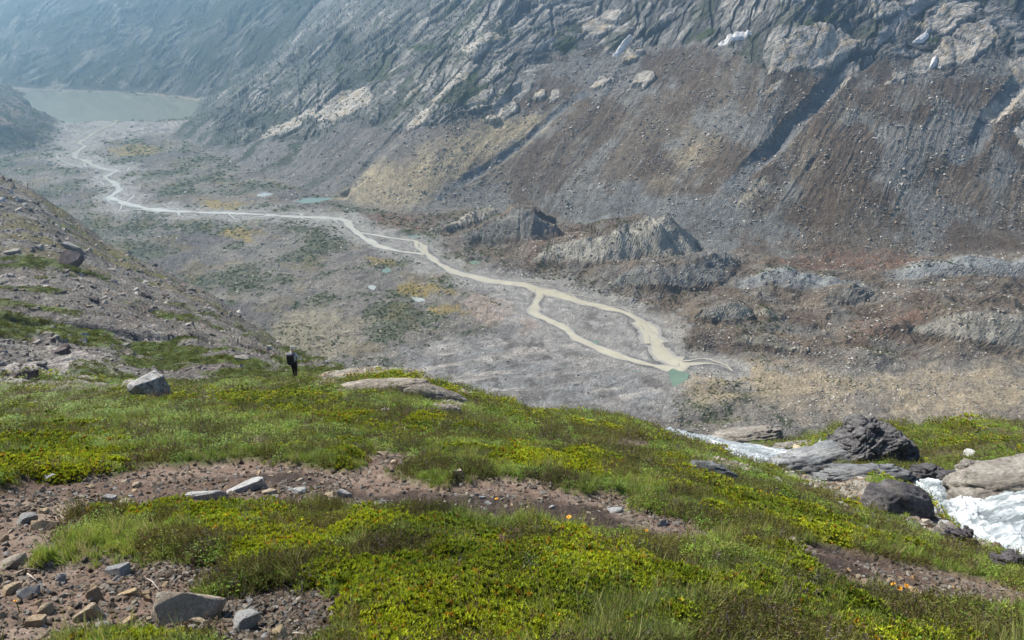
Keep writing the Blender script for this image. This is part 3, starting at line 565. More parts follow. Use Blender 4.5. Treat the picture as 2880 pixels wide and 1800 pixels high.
def water_mat(name, col, rough, wscale, wdist, spec=.5, shore=None):
    m, t, b = mat(name); v = coords(t)
    c = ramp(t, noise(t, wscale * .15, 4, .6, v), [(.3, tuple(x * .88 for x in col)), (.7, tuple(min(1, x * 1.1) for x in col))])
    if shore:
        c = mixrgb(t, 'MIX', ramp(t, math_(t, 'ADD', attr(t, 'edge', out='Fac'), math_(t, 'MULTIPLY', noise(t, .12, 4, .6, v), .5)), [(.85, GREY(0)), (1.25, GREY(1))]), c, shore)
    t.links.new(c, b.inputs['Base Color']); b.inputs['Roughness'].default_value = rough; b.inputs['Specular IOR Level'].default_value = spec
    bump(t, b, noise(t, wscale, 3, .6, v), .35, wdist); return m
m_river = water_mat('river_water', (.41, .37, .265), .16, .35, .3, .6, (.30, .275, .235))
m_lake = water_mat('lake_water', (.215, .225, .175), .10, .05, .02)
m_pond = water_mat('pond_water', (.14, .195, .14), .15, .3, .04, .25)
m_pale_pond = water_mat('pale_pond_water', (.30, .31, .27), .12, .3, .04, .4)
m_snow, t, b = mat('old_snow'); b.inputs['Base Color'].default_value = (.58, .56, .54, 1); bump(t, b, noise(t, .5, 4, .6, coords(t)), .5, .6)

m_foam, t, b = mat('white_water'); v = coords(t)
mpf = N_(t, 'ShaderNodeMapping'); t.links.new(v, mpf.inputs[0]); mpf.inputs['Rotation'].default_value = (0, 0, R(-88)); mpf.inputs['Scale'].default_value = (.4, 2.0, 1.0)
f1 = noise(t, 1.5, 6, .68, mpf.outputs[0], .8); fm_ = attr(t, 'foam', out='Fac')
ff = math_(t, 'ADD', f1, fm_)
c = ramp(t, ff, [(.44, (.13, .155, .165)), (.56, (.30, .335, .35)), (.70, (.62, .655, .675)), (.90, (.86, .87, .88))])
t.links.new(c, b.inputs['Base Color']); b.inputs['Roughness'].default_value = .35; b.inputs['Specular IOR Level'].default_value = .4
bump(t, b, math_(t, 'ADD', f1, math_(t, 'MULTIPLY', noise(t, 7, 5, .75, v), .6)), .7, .3)

def rock_mat(name, cols, lichen=0.0, scale=1.0, inst=False, strata=False):
    m, t, b = mat(name); v = coords(t)
    oi = N_(t, 'ShaderNodeObjectInfo').outputs['Random']
    if strata:
        q = N_(t, 'ShaderNodeMapping'); t.links.new(v, q.inputs[0]); q.inputs['Rotation'].default_value = (R(24), R(-14), R(20)); q.inputs['Scale'].default_value = (.8, .8, 7)
        n1 = noise(t, 1.2 * scale, 6, .68, q.outputs[0], .5)
    else: n1 = noise(t, 2.5 * scale, 6, .68, v, .3)
    c = ramp(t, n1, [(.3, cols[0]), (.5, cols[1]), (.68, cols[2])])
    n2 = noise(t, 9 * scale, 6, .78, v)
    if not inst: c = mixrgb(t, 'MULTIPLY', 1.0, c, ramp(t, n2, [(.34, GREY(.55)), (.48, GREY(.95)), (.66, GREY(1.3))]))
    if inst:
        c = mixrgb(t, 'MULTIPLY', 1.0, c, attr(t, 'tint', True))
    else:
        vv = N_(t, 'ShaderNodeHueSaturation'); t.links.new(c, vv.inputs['Color']); t.links.new(math_(t, 'ADD', math_(t, 'MULTIPLY', oi, .4), .8), vv.inputs['Value'])
        t.links.new(math_(t, 'ADD', math_(t, 'MULTIPLY', oi, .6), .6), vv.inputs['Saturation']); c = vv.outputs[0]
    if lichen:
        l = ramp(t, noise(t, 7 * scale, 5, .75, v), [(.52, GREY(0)), (.62, GREY(1))])
        c = mixrgb(t, 'MIX', math_(t, 'MULTIPLY', l, lichen), c, (.055, .06, .045))
    t.links.new(c, b.inputs['Base Color'])
    bump(t, b, math_(t, 'ADD', n1, math_(t, 'MULTIPLY', n2, .8)), .9, .12 / scale)
    return m
m_tan = rock_mat('tan_stone', [(.30, .215, .13), (.47, .36, .23), (.60, .49, .35)], 0, 4)
m_greystone = rock_mat('grey_stone', [(.25, .245, .235), (.39, .385, .37), (.54, .53, .50)], 0, 4)
m_palerock = rock_mat('pale_boulder', [(.22, .21, .20), (.40, .39, .37), (.55, .53, .50)], .85, 1.2)
m_orange = rock_mat('orange_stone', [(.28, .17, .08), (.40, .26, .13), (.46, .34, .2)], 0, 4)
m_darkrock = rock_mat('dark_rock', [(.05, .05, .055), (.115, .11, .112), (.19, .18, .175)], .3, .7, strata=True)
m_ribbed = rock_mat('ribbed_grey_rock', [(.08, .085, .09), (.20, .205, .21), (.31, .31, .305)], .15, .7, strata=True)
m_brownrock = rock_mat('brown_boulder', [(.06, .045, .045), (.11, .085, .08), (.17, .14, .125)], .1, .3)
m_midrock = rock_mat('rubble_boulder', [(.14, .125, .11), (.23, .21, .185), (.34, .315, .285)], .3, .6)
m_wetrock = rock_mat('wet_rock', [(.06, .055, .06), (.12, .11, .115), (.2, .185, .18)], .2, .6, strata=True)
m_tanrock = rock_mat('tan_bedrock', [(.15, .13, .11), (.26, .225, .18), (.36, .32, .27)], .5, .7, strata=True)
m_pebble = rock_mat('pebble', [(.75, .75, .75), (1, 1, 1), (1.15, 1.15, 1.15)], 0, 3, inst=True)
m_scree = rock_mat('scree', [(.8, .8, .8), (1, 1, 1), (1.1, 1.1, 1.1)], 0, .3, inst=True)

def leaf_mat(name, trans=.3, rough=.6):
    m, t, b = mat(name)
    c = mixrgb(t, 'MULTIPLY', 1.0, attr(t, 'Col'), attr(t, 'tint', True))
    t.links.new(c, b.inputs['Base Color']); b.inputs['Roughness'].default_value = rough; b.inputs['Specular IOR Level'].default_value = .15
    tr = N_(t, 'ShaderNodeBsdfTranslucent'); t.links.new(c, tr.inputs[0])
    mx = N_(t, 'ShaderNodeMixShader'); mx.inputs[0].default_value = trans
    o = t.nodes['Material Output']; t.links.new(b.outputs[0], mx.inputs[1]); t.links.new(tr.outputs[0], mx.inputs[2]); t.links.new(mx.outputs[0], o.inputs[0])
    return m
m_leaf = leaf_mat('leaf')
def plain_mat(name, col, rough=.8, nscale=0, var=.15):
    m, t, b = mat(name); b.inputs['Roughness'].default_value = rough
    if nscale:
        c = ramp(t, noise(t, nscale, 4, .6, coords(t)), [(.3, tuple(x * (1 - var) for x in col)), (.7, tuple(x * (1 + var) for x in col))]); t.links.new(c, b.inputs['Base Color'])
    else: b.inputs['Base Color'].default_value = (*col, 1)
    return m

# ---------------------------------------------------------------- ground meshes
def link(o): sc.collection.objects.link(o); return o
def new_mesh(name, V, Fq, m, smooth=True):
    me = bpy.data.meshes.new(name); V = np.asarray(V, np.float32); Fq = np.asarray(Fq, np.int32); k = Fq.shape[1]
    me.vertices.add(len(V)); me.vertices.foreach_set('co', V.ravel())
    me.loops.add(Fq.size); me.loops.foreach_set('vertex_index', Fq.ravel())
    me.polygons.add(len(Fq)); me.polygons.foreach_set('loop_start', np.arange(0, Fq.size, k, dtype=np.int32))
    me.polygons.foreach_set('use_smooth', np.full(len(Fq), smooth))
    me.update(calc_edges=True); me.validate(); me.materials.append(m); return me
def set_attr(me, name, kind, data):
    a = me.attributes.new(name, kind, 'POINT')
    if kind == 'FLOAT_COLOR':
        d = np.ones((len(data), 4), np.float32); d[:, :3] = data; a.data.foreach_set('color', d.ravel())
    elif kind == 'FLOAT_VECTOR': a.data.foreach_set('vector', np.asarray(data, np.float32).ravel())
    else: a.data.foreach_set('value', np.asarray(data))
def grid_faces(nr, nc):
    i = np.arange(nr - 1)[:, None] * nc + np.arange(nc - 1)[None]
    return np.stack([i, i + 1, i + nc + 1, i + nc], -1).reshape(-1, 4)
def adaptive_rows(az, r0, r1, nrow, fn, blur):
    """distances of the grid rows for each direction: closer where the ground faces up the view, as a level of detail"""
    sub = az[:: max(1, len(az) // 90)]; rr = np.exp(np.linspace(math.log(r0), math.log(r1), 700))
    A, RR = np.meshgrid(sub, rr, indexing='ij'); z = fn((np.sin(A) * RR).ravel(), (np.cos(A) * RR).ravel()).reshape(A.shape)
    phi = np.arctan2(z - CZ, RR); top = np.maximum.accumulate(phi, 1)
    wgt = np.maximum(np.diff(top, axis=1), 0) + .018 * np.diff(np.log(RR), axis=1)
    k = np.ones(blur) / blur
    wgt = np.apply_along_axis(lambda q: np.convolve(np.pad(q, blur // 2, 'edge'), k, 'valid')[:len(q)], 0, wgt)
    cum = np.concatenate([np.zeros((len(sub), 1)), np.cumsum(wgt, 1)], 1); cum /= cum[:, -1:]
    u = np.linspace(0, 1, nrow); rows = np.stack([np.interp(u, c, rr) for c in cum])          # sub x nrow
    return np.stack([np.interp(az, sub, rows[:, j]) for j in range(nrow)])                    # nrow x naz
# far ground
azf = np.linspace(R(-44), R(43), 1400)
RF = adaptive_rows(azf, 62.0, 4700.0, 500, lambda x, y: np.maximum(hill_base(x, y), far_base(x, y)), 9)
X = (np.sin(azf)[None] * RF).ravel(); Y = (np.cos(azf)[None] * RF).ravel(); rfar = RF.ravel()
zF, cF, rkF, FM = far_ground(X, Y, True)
hm = rfar < 900
zH = np.full(X.shape, -1e6); cH = np.zeros((len(X), 3)); zz, cc, HMm = hill_ground(X[hm], Y[hm], True); zH[hm] = zz; cH[hm] = cc
z = smax(zH, zF, 6.0); hw = sstep(-8, 8, zH - zF); z = z - .06 * (rfar < 72)
cF = cF * (1 - hw[:, None]) + cH * hw[:, None]
PF = np.stack([X, Y, z], -1); FSH = RF.shape
me = new_mesh('valley_terrain', PF, grid_faces(*FSH), m_far, False)
_sm = hw[grid_faces(*FSH)[:, 0]] > .3; me.polygons.foreach_set('use_smooth', _sm)
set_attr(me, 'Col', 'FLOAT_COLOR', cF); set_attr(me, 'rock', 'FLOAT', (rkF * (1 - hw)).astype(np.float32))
o = link(bpy.data.objects.new('valley_terrain', me)); o['kind'] = 'structure'; o['label'] = 'glacial valley floor and rock walls with scree and moraine'
HWF = hw; HGR = np.zeros(X.shape); HGR[hm] = HMm['gr']; HSM = np.zeros(X.shape); HSM[hm] = HMm['smid']
# camera's hillside
azn = np.linspace(R(-62), R(60), 820)
RN = adaptive_rows(azn, 1.1, 66.0, 430, hill_base, 9)
X = (np.sin(azn)[None] * RN).ravel(); Y = (np.cos(azn)[None] * RN).ravel()
zN, cN, NM = hill_ground(X, Y, True)
PN = np.stack([X, Y, zN], -1); NSH = RN.shape
me = new_mesh('hillside', PN, grid_faces(*NSH), m_near)
set_attr(me, 'Col', 'FLOAT_COLOR', cN); set_attr(me, 'mid', 'FLOAT', NM['mid'].astype(np.float32))
o = link(bpy.data.objects.new('hillside', me)); o['kind'] = 'structure'; o['label'] = 'steep alpine hillside with turf and a stony footpath'

# ---------------------------------------------------------------- water
def ribbon(q, ww, zoff):
    d = np.gradient(q, axis=0); d /= np.linalg.norm(d, axis=1)[:, None] + 1e-9; nrm = np.stack([-d[:, 1], d[:, 0]], -1)
    s_ = np.arange(len(q)) * .11; wl_ = ww * (1 + .3 * fbm(s_ * 1.5, s_ * 0 + ww[0], 61, 3)); wr_ = ww * (1 + .3 * fbm(s_ * 1.5, s_ * 0 + ww[0], 62, 3))
    cols = [q + nrm * ((wl_ if k < 0 else wr_) * k)[:, None] for k in (-.5, -.25, 0, .25, .5)]
    zc = floor_base(q[:, 0], q[:, 1]) + zoff
    V = np.stack([np.concatenate([c, zc[:, None]], 1) for c in cols], 1).reshape(-1, 3)
    return V, grid_faces(len(q), 5)
Vs, Fs, off = [], [], 0
for k, (q, ww) in enumerate(RIV):
    V_, F_ = ribbon(q, ww, .03 + .006 * k); Vs.append(V_); Fs.append(F_ + off); off += len(V_)
me = new_mesh('river', np.vstack(Vs), np.vstack(Fs), m_river); set_attr(me, 'edge', 'FLOAT', np.tile(np.array([1, .5, 0, .5, 1], np.float32), len(np.vstack(Vs)) // 5)); o = link(bpy.data.objects.new('river', me)); o['kind'] = 'structure'; o['label'] = 'pale braided glacial river winding along the valley floor'
def flat_poly(name, P, zz, m, label, kind='structure', cat=None, group=None):
    P = np.asarray(P); n = len(P); t_ = np.linspace(0, n, n * 5, endpoint=False); i = t_.astype(int); f = (t_ - i)[:, None]
    Q = P[i % n] * (1 - f) + P[(i + 1) % n] * f; k = np.ones(5) / 5
    Q = np.stack([np.convolve(np.concatenate([Q[-2:, a], Q[:, a], Q[:2, a]]), k, 'valid') for a in (0, 1)], -1)
    cq = Q.mean(0); ra = np.arctan2(*(Q - cq).T) if name == 'pond' else 0; Q = cq + (Q - cq) * (1 + (.3 if name == 'pond' else .0) * fbm(Q[:, 0] / 9, Q[:, 1] / 9, 77, 3))[:, None]
    bm = bmesh.new(); bm.faces.new([bm.verts.new((x, y, zz)) for x, y in Q]); bmesh.ops.triangulate(bm, faces=bm.faces[:])
    bmesh.ops.recalc_face_normals(bm, faces=bm.faces[:])
    me = bpy.data.meshes.new(name); bm.to_mesh(me); bm.free(); me.materials.append(m)
    if me.polygons[0].normal.z < 0: me.flip_normals()
    o = link(bpy.data.objects.new(name, me)); o['label'] = label; o['kind'] = kind
    if cat: o['category'] = cat
    if group: o['group'] = group
    return o
_lc = LAKE.mean(0); flat_poly('lake', _lc + (LAKE - _lc) * 1.16, LAKE_Z, m_lake, 'milky green glacial lake at the far end of the valley')
POND_L = ['green meltwater pool at the near end of the river', 'long green pond under the foot of the scree wall', 'small bright green pond below the moraine ridge', 'thin green pond beside the river fork', 'small pale pond in the mossy flats', 'green pond in the rubble beside the yellow moss', 'pale pond below the yellow moss patch', 'white glinting pond in the scrub far up the valley', 'tiny green pool inside the braided plain', 'small dark green pool on the grey plain', 'tiny glinting pond in the far scrub', 'green shallow pool in the middle of the braided plain']
for p, l in zip(PONDS, POND_L):
    c = p.mean(0); flat_poly('pond', p, float(floor_base(c[:1], c[1:])[0]) + .02, m_pond if 'white' not in l and 'pale' not in l and 'glinting' not in l else m_pale_pond, l)

def stream(name, A, B, n, mm, seed, label, lift, fo_add=0.0):
    def rs(P, n):
        t = np.concatenate([[0], np.cumsum(np.hypot(*(P[1:] - P[:-1]).T))]); s = np.linspace(0, t[-1], n)
        return np.stack([np.interp(s, t, P[:, 0]), np.interp(s, t, P[:, 1])], -1)
    a, b_ = rs(A, n), rs(B, n); u = np.linspace(-.22, 1.22, mm)
    Q = a[:, None] * (1 - u)[None, :, None] + b_[:, None] * u[None, :, None]
    x, y = Q[..., 0].ravel(), Q[..., 1].ravel()
    za, zb_ = hill_base(a[:, 0], a[:, 1]), hill_base(b_[:, 0], b_[:, 1]); zc = np.minimum(za, zb_) * .5 + .5 * (za + zb_) / 2
    zc = np.minimum.accumulate(zc)
    uc = np.clip(u, 0, 1); zz = lerp(za[:, None], zb_[:, None], uc[None]) * .7 + zc[:, None] * .3
    sx = np.linspace(0, np.hypot(*(a[-1] - a[0])), n)[:, None] + 0 * u[None]; wid = np.hypot(*(a - b_).T).mean(); vx = u[None] * wid + 0 * sx
    turb = .045 * fbm(sx / .28, vx / .2, seed + 20, 3, .6) + fbm(sx / 1.6, vx / .9, seed, 4, .5) * .13 + ridged(sx / 2.8, vx / 1.3, seed + 3, 2) * .09
    edge = sstep(-.15, .15, u) * sstep(1.15, .85, u)
    zz = zz + lift + turb * (.25 + .75 * edge[None]) + .12 * edge[None]
    me = new_mesh(name, np.stack([x, y, zz.ravel()], -1), grid_faces(n, mm), m_foam)
    fo = .16 * fbm(sx / 3.0, vx / 1.4, seed + 9, 3) + .06 + fo_add + .7 * (turb - .05)
    set_attr(me, 'foam', 'FLOAT', fo.ravel().astype(np.float32))
    o = link(bpy.data.objects.new(name, me)); o['kind'] = 'structure'; o['label'] = label; return o
stream('mountain_stream', SN, SF, 260, 130, 300, 'white foaming mountain stream rushing past dark rocks', -.22, .01)
stream('mountain_stream', LN, LF, 200, 70, 330, 'lower run of the white stream sliding over grey slabs', -.10, .0)

# ---------------------------------------------------------------- haze
mh = bpy.data.materials.new('haze_air'); mh.use_nodes = True; t = mh.node_tree; t.nodes.clear()
pv = t.nodes.new('ShaderNodeVolumePrincipled'); pv.inputs['Color'].default_value = (.46, .74, 1.0, 1); pv.inputs['Density'].default_value = HAZE_DENSITY; pv.inputs['Anisotropy'].default_value = .75
ou = t.nodes.new('ShaderNodeOutputMaterial'); t.links.new(pv.outputs[0], ou.inputs['Volume'])
bm = bmesh.new(); bmesh.ops.create_cube(bm, size=1); me = bpy.data.meshes.new('haze'); bm.to_mesh(me); bm.free(); me.materials.append(mh)
x0, x1, y0, y1, z0, z1 = -3400, 3400, -60, 4800, float(PF[:, 2].min()) - 1.5, max(float(PF[:, 2].max()), 40) + 8
o = link(bpy.data.objects.new('haze', me)); o.location = ((x0 + x1) / 2, (y0 + y1) / 2, (z0 + z1) / 2); o.scale = (x1 - x0, y1 - y0, z1 - z0); o['kind'] = 'stuff'; o['label'] = 'blue haze filling the air of the valley'

# ---------------------------------------------------------------- ground cover: source pieces and scattering
def raw_mesh(name, V, Fc, m, cols=None, smooth=False):
    me = bpy.data.meshes.new(name); me.from_pydata([tuple(v) for v in V], [], [tuple(f) for f in Fc])
    me.materials.append(m)
    if cols is not None: set_attr(me, 'Col', 'FLOAT_COLOR', np.array(cols))
    if smooth: me.polygons.foreach_set('use_smooth', np.ones(len(me.polygons), bool))
    return me
def blade(V, Fc, C, base, tip, wd, bend, c0, c1, seg=2):
    base = Vector(base); tip = Vector(tip); d = tip - base; side = d.cross(Vector((random.uniform(-1, 1), random.uniform(-1, 1), .3)))
    side = (side.normalized() if side.length > 1e-6 else Vector((1, 0, 0))) * wd * .5
    i0 = len(V)
    for k in range(seg):
        f = k / seg; p = base + d * f + Vector(bend) * (f * f)
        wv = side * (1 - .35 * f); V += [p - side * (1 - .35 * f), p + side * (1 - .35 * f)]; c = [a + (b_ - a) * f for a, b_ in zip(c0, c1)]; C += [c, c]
    V.append(tip + Vector(bend)); C.append(c1)
    for k in range(seg - 1): a = i0 + 2 * k; Fc.append((a, a + 1, a + 3, a + 2))
    a = i0 + 2 * (seg - 1); Fc.append((a, a + 1, a + 2))
def juniper(seed, tipc, basec, nn=52):
    random.seed(seed); V, Fc, C = [], [], []
    for k in range(nn):
        a = random.uniform(0, 6.283); q = math.sqrt(random.random()) * .12; h = .075 * (1 - (q / .135) ** 2) * random.uniform(.75, 1.15)
        c = Vector((math.cos(a) * q, math.sin(a) * q, h)); lean = Vector((math.cos(a) * q * 3.2, math.sin(a) * q * 3.2, 1)).normalized()
        vv = random.uniform(.7, 1.25); tc = [x * vv for x in tipc]; bc = [x * vv for x in basec]
        if random.random() < .10: tc = [.46 * vv, .25 * vv, .04 * vv]
        for j in range(8):
            b_ = random.uniform(0, 6.283); o = Vector((math.cos(b_), math.sin(b_), random.uniform(.1, 1.1))).normalized()
            d = (lean * .9 + o * .95).normalized() * random.uniform(.016, .026)
            blade(V, Fc, C, c - lean * random.uniform(.0, .022), c + d, .0105, (0, 0, 0), bc, tc, 2)
        blade(V, Fc, C, (c.x * .6, c.y * .6, -.03), c, .004, (0, 0, 0), (.06, .04, .03), (.07, .05, .03), 1)
    return raw_mesh('juniper_clump', V, Fc, m_leaf, C)
def grass(seed, c0, c1, hmin, hmax, nn=30, spread=.05, fan=.5):
    random.seed(seed); V, Fc, C = [], [], []
    for k in range(nn):
        a = random.uniform(0, 6.283); q = random.random() * spread; h = random.uniform(hmin, hmax); l = random.uniform(.15, 1) * fan * h
        b0 = random.uniform(0, 6.283); v_ = random.uniform(.7, 1.3); cc0 = [x * v_ for x in c0]; cc1 = [x * v_ for x in c1]
        if random.random() < .15: cc1 = [.40 * v_, .34 * v_, .17 * v_]
        blade(V, Fc, C, (math.cos(a) * q, math.sin(a) * q, -.02), (math.cos(a) * q + math.cos(b0) * l * .4, math.sin(a) * q + math.sin(b0) * l * .4, h), .0052, (math.cos(b0) * l * .7, math.sin(b0) * l * .7, -.25 * l), cc0, cc1, 3)
    return raw_mesh('grass_tuft', V, Fc, m_leaf, C)
def heather(seed, c0, c1, nn=30):
    random.seed(seed); V, Fc, C = [], [], []
    for k in range(nn):
        a = random.uniform(0, 6.283); q = math.sqrt(random.random()) * .10; h = random.uniform(.05, .10) * (1.15 - q * 4); v_ = random.uniform(.6, 1.3)
        b0 = Vector((math.cos(a) * q, math.sin(a) * q, -.02)); tp = b0 + Vector((math.cos(a) * q * .5 + random.uniform(-.02, .02), math.sin(a) * q * .5 + random.uniform(-.02, .02), h + .02))
        blade(V, Fc, C, b0, tp, .004, (0, 0, 0), [x * v_ for x in c0], [x * v_ for x in c1], 1)
        for j in range(6):
            f = .3 + .7 * j / 6; p = b0 + (tp - b0) * f; b1 = random.uniform(0, 6.283)
            blade(V, Fc, C, p, p + Vector((math.cos(b1) * .014, math.sin(b1) * .014, .014)), .007, (0, 0, 0), [x * v_ for x in c0], [x * v_ for x in c1], 1)
    return raw_mesh('heather_clump', V, Fc, m_leaf, C)
def leafy(seed, c0, c1, nn=60):
    random.seed(seed); V, Fc, C = [], [], []
    for k in range(nn):
        a = random.uniform(0, 6.283); q = math.sqrt(random.random()) * .10; z_ = random.uniform(.01, .08) * (1.1 - q * 5); v_ = random.uniform(.65, 1.3); b0 = random.uniform(0, 6.283)
        c = Vector((math.cos(a) * q, math.sin(a) * q, z_)); d = Vector((math.cos(b0), math.sin(b0), random.uniform(-.1, .8))).normalized() * random.uniform(.012, .02); s_ = d.cross(Vector((0, 0, 1))).normalized() * .007
        i0 = len(V); V += [c, c + d * .5 + s_, c + d, c + d * .5 - s_]; Fc.append((i0, i0 + 1, i0 + 2, i0 + 3)); C += [[x * v_ for x in c0], [x * v_ for x in c1], [x * v_ for x in c1], [x * v_ for x in c1]]
    return raw_mesh('leafy_clump', V, Fc, m_leaf, C)
def hull_mesh(name, seed, npts, dims, m, bevel=0.0, round_=.75, rough=0.0):
    rg = np.random.default_rng(seed); P = rg.normal(size=(npts, 3)); P /= np.linalg.norm(P, axis=1)[:, None]
    P = np.sign(P) * np.abs(P) ** round_; P *= rg.uniform(.8, 1.0, (npts, 1)); P = P / np.abs(P).max(0) * .5 * np.array(dims)
    bm = bmesh.new(); vs_ = [bm.verts.new(p) for p in P]; r_ = bmesh.ops.convex_hull(bm, input=vs_)
    for v_ in [v_ for v_ in bm.verts if not v_.link_faces]: bm.verts.remove(v_)
    if bevel:
        bmesh.ops.dissolve_limit(bm, angle_limit=R(14), verts=bm.verts[:], edges=bm.edges[:])
        bmesh.ops.bevel(bm, geom=bm.edges[:], offset=bevel * min(dims), segments=2, profile=.6, affect='EDGES')
        bmesh.ops.triangulate(bm, faces=bm.faces[:])
        if rough:
            bmesh.ops.subdivide_edges(bm, edges=bm.edges[:], cuts=1, use_grid_fill=True)
            c = np.array([v_.co for v_ in bm.verts]); k = 1 + rough * perlin(c[:, 0] / dims[0] * 5 + c[:, 2] / dims[2] * 3 + seed, c[:, 1] / dims[1] * 5 - c[:, 2] / dims[2] * 2, seed % 50)
            for v_, q in zip(bm.verts, c * k[:, None]): v_.co = q
    me = bpy.data.meshes.new(name); bm.to_mesh(me); bm.free(); me.materials.append(m)
    return me
def src(name, meshes):
    c = bpy.data.collections.new(name)
    for k, me in enumerate(meshes): c.objects.link(bpy.data.objects.new('%s_%02d' % (name, k), me))
    return c
def scatter(name, label, coll, P, rot, scale, vi, tint):
    me = bpy.data.meshes.new(name); me.vertices.add(len(P)); me.vertices.foreach_set('co', np.asarray(P, np.float32).ravel())
    set_attr(me, 'rot', 'FLOAT_VECTOR', rot); set_attr(me, 'sc', 'FLOAT_VECTOR', scale); set_attr(me, 'vi', 'INT', np.asarray(vi, np.int32)); set_attr(me, 'tint', 'FLOAT_COLOR', tint)
    o = link(bpy.data.objects.new(name, me)); o['kind'] = 'stuff'; o['label'] = label
    g = bpy.data.node_groups.new(name, 'GeometryNodeTree'); g.interface.new_socket('Geometry', in_out='INPUT', socket_type='NodeSocketGeometry'); g.interface.new_socket('Geometry', in_out='OUTPUT', socket_type='NodeSocketGeometry')
    gi, go = g.nodes.new('NodeGroupInput'), g.nodes.new('NodeGroupOutput'); ip = g.nodes.new('GeometryNodeInstanceOnPoints'); ci = g.nodes.new('GeometryNodeCollectionInfo')
    ci.inputs['Collection'].default_value = coll; ci.inputs['Separate Children'].default_value = True; ci.inputs['Reset Children'].default_value = True
    ip.inputs['Pick Instance'].default_value = True
    def na(n, ty):
        a = g.nodes.new('GeometryNodeInputNamedAttribute'); a.data_type = ty; a.inputs['Name'].default_value = n
        return [s for s in a.outputs if s.enabled and s.name == 'Attribute'][0]
    L = g.links.new; L(gi.outputs[0], ip.inputs['Points']); L(ci.outputs[0], ip.inputs['Instance']); L(na('vi', 'INT'), ip.inputs['Instance Index']); L(na('rot', 'FLOAT_VECTOR'), ip.inputs['Rotation']); L(na('sc', 'FLOAT_VECTOR'), ip.inputs['Scale']); L(ip.outputs[0], go.inputs[0])
    md = o.modifiers.new('scatter', 'NODES'); md.node_group = g; return o
def pick(P, shape, n, weight, keep=None):
    """n random points on a grid surface, chosen by cell weight"""
    nr, nc = shape; W = weight.reshape(shape)[:-1, :-1].ravel(); cs = np.cumsum(W); idx = np.searchsorted(cs, rng.random(n) * cs[-1])
    i, j = idx // (nc - 1), idx % (nc - 1); u, v_ = rng.random((n, 1)), rng.random((n, 1)); a = i * nc + j
    Q = (P[a] * (1 - u) + P[a + 1] * u) * (1 - v_) + (P[a + nc] * (1 - u) + P[a + nc + 1] * u) * v_
    return Q, a
def pix(P):
    x, y, z_ = P[:, 0], P[:, 1], P[:, 2] - CZ; dp = y * CP - z_ * SP
    return 1440 + FPX * x / dp, 900 - FPX * (y * SP + z_ * CP) / dp
def rz(n, tilt=.15): return np.stack([rng.normal(0, tilt, n), rng.normal(0, tilt, n), rng.uniform(0, 6.283, n)], -1)
def uni(n): return rng.random(n)

px, py = pix(PN); rn_ = np.hypot(PN[:, 0], PN[:, 1])
inview = ((px > -220) & (px < 3100) & (py > 950) & (py < 1930) & (NM['mid'] < .9)).astype(float)
open_ = NM['soil']; hard = np.maximum(NM['bare'], NM['stm'])
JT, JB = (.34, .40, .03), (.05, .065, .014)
veg_src = [juniper(11, JT, JB), juniper(12, JT, JB), juniper(13, (.26, .36, .045), JB),
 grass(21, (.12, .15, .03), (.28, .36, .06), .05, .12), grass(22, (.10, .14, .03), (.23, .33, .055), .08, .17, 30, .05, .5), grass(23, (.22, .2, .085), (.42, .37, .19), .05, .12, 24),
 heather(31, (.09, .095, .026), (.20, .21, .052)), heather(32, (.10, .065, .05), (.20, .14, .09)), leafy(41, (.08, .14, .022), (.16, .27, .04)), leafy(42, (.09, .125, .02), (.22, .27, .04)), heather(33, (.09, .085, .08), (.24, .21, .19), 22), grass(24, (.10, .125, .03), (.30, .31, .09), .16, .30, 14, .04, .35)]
CV = src('ground_plant', veg_src)
def cover(name, label, n, wt, kinds, kw, size, tintlo, tinthi, big=1.0):
    Q, a = pick(PN, NSH, n, wt * inview + 1e-12); r_ = np.hypot(Q[:, 0], Q[:, 1])
    s_ = size * rng.uniform(.7, 1.3, n) * np.maximum(1, r_ / 6.0) ** (.82 * big)
    sv = np.stack([s_, s_, s_ * np.minimum(1, (8 / r_) ** .6) * rng.uniform(.8, 1.2, n)], -1)
    v_ = rng.choice(kinds, n, p=np.array(kw) / sum(kw)); patch = fbm(Q[:, 0] / 1.3, Q[:, 1] / 1.3, 401, 3)[:, None]
    tn = np.asarray(tintlo) + (np.asarray(tinthi) - np.asarray(tintlo)) * np.clip(.5 + .8 * patch + rng.normal(0, .22, (n, 1)), 0, 1)
    if name == 'juniper': Q[:, 2] += s_ * (.018 * rng.normal(0, 1, n) - .012); sv[:, 2] *= .72
    return scatter(name, label, CV, Q - [0, 0, .01], rz(n, .2), sv, v_, tn)
xn, yn = PN[:, 0], PN[:, 1]
nA, nB, nC_ = (fbm(xn / .9, yn / .9, q, 3) * .8 + fbm(xn / 4.5, yn / 4.5, q + 20, 3) * sstep(4, 15, rn_) for q in (402, 403, 404))
_w = G([(832, 1068)])[0]; clear = sstep(.9, 2.4, np.hypot(PN[:, 0] - _w[0], (PN[:, 1] - _w[1] + .8) * .7))
veg = clear * np.clip(1 - open_ * 2.2, 0, 1) * np.clip(1 - hard * 1.2, 0, 1) + 1e-9
jw = np.maximum(NM['jun'] * sstep(-.45, -.1, nA), .45 * sstep(.36, .55, nA) * (rn_ > 8)); gw = (sstep(-.10, .25, nB) + .10) * (1 - .9 * jw) + .02; hw_ = sstep(.12, -.22, nB) * (1 - .85 * jw) + .06; lw = sstep(.1, .4, nC_) * (1 - .6 * jw) + .04
foots = sstep(.02, .3, open_) * sstep(.98, .6, open_)
JP = cover('juniper', 'bright yellow-green creeping juniper mats over the slope', 17000, veg * jw, [0, 1, 2], [4, 4, 2], 1.05, (.68, .74, .8), (1.75, 1.6, 1.0))
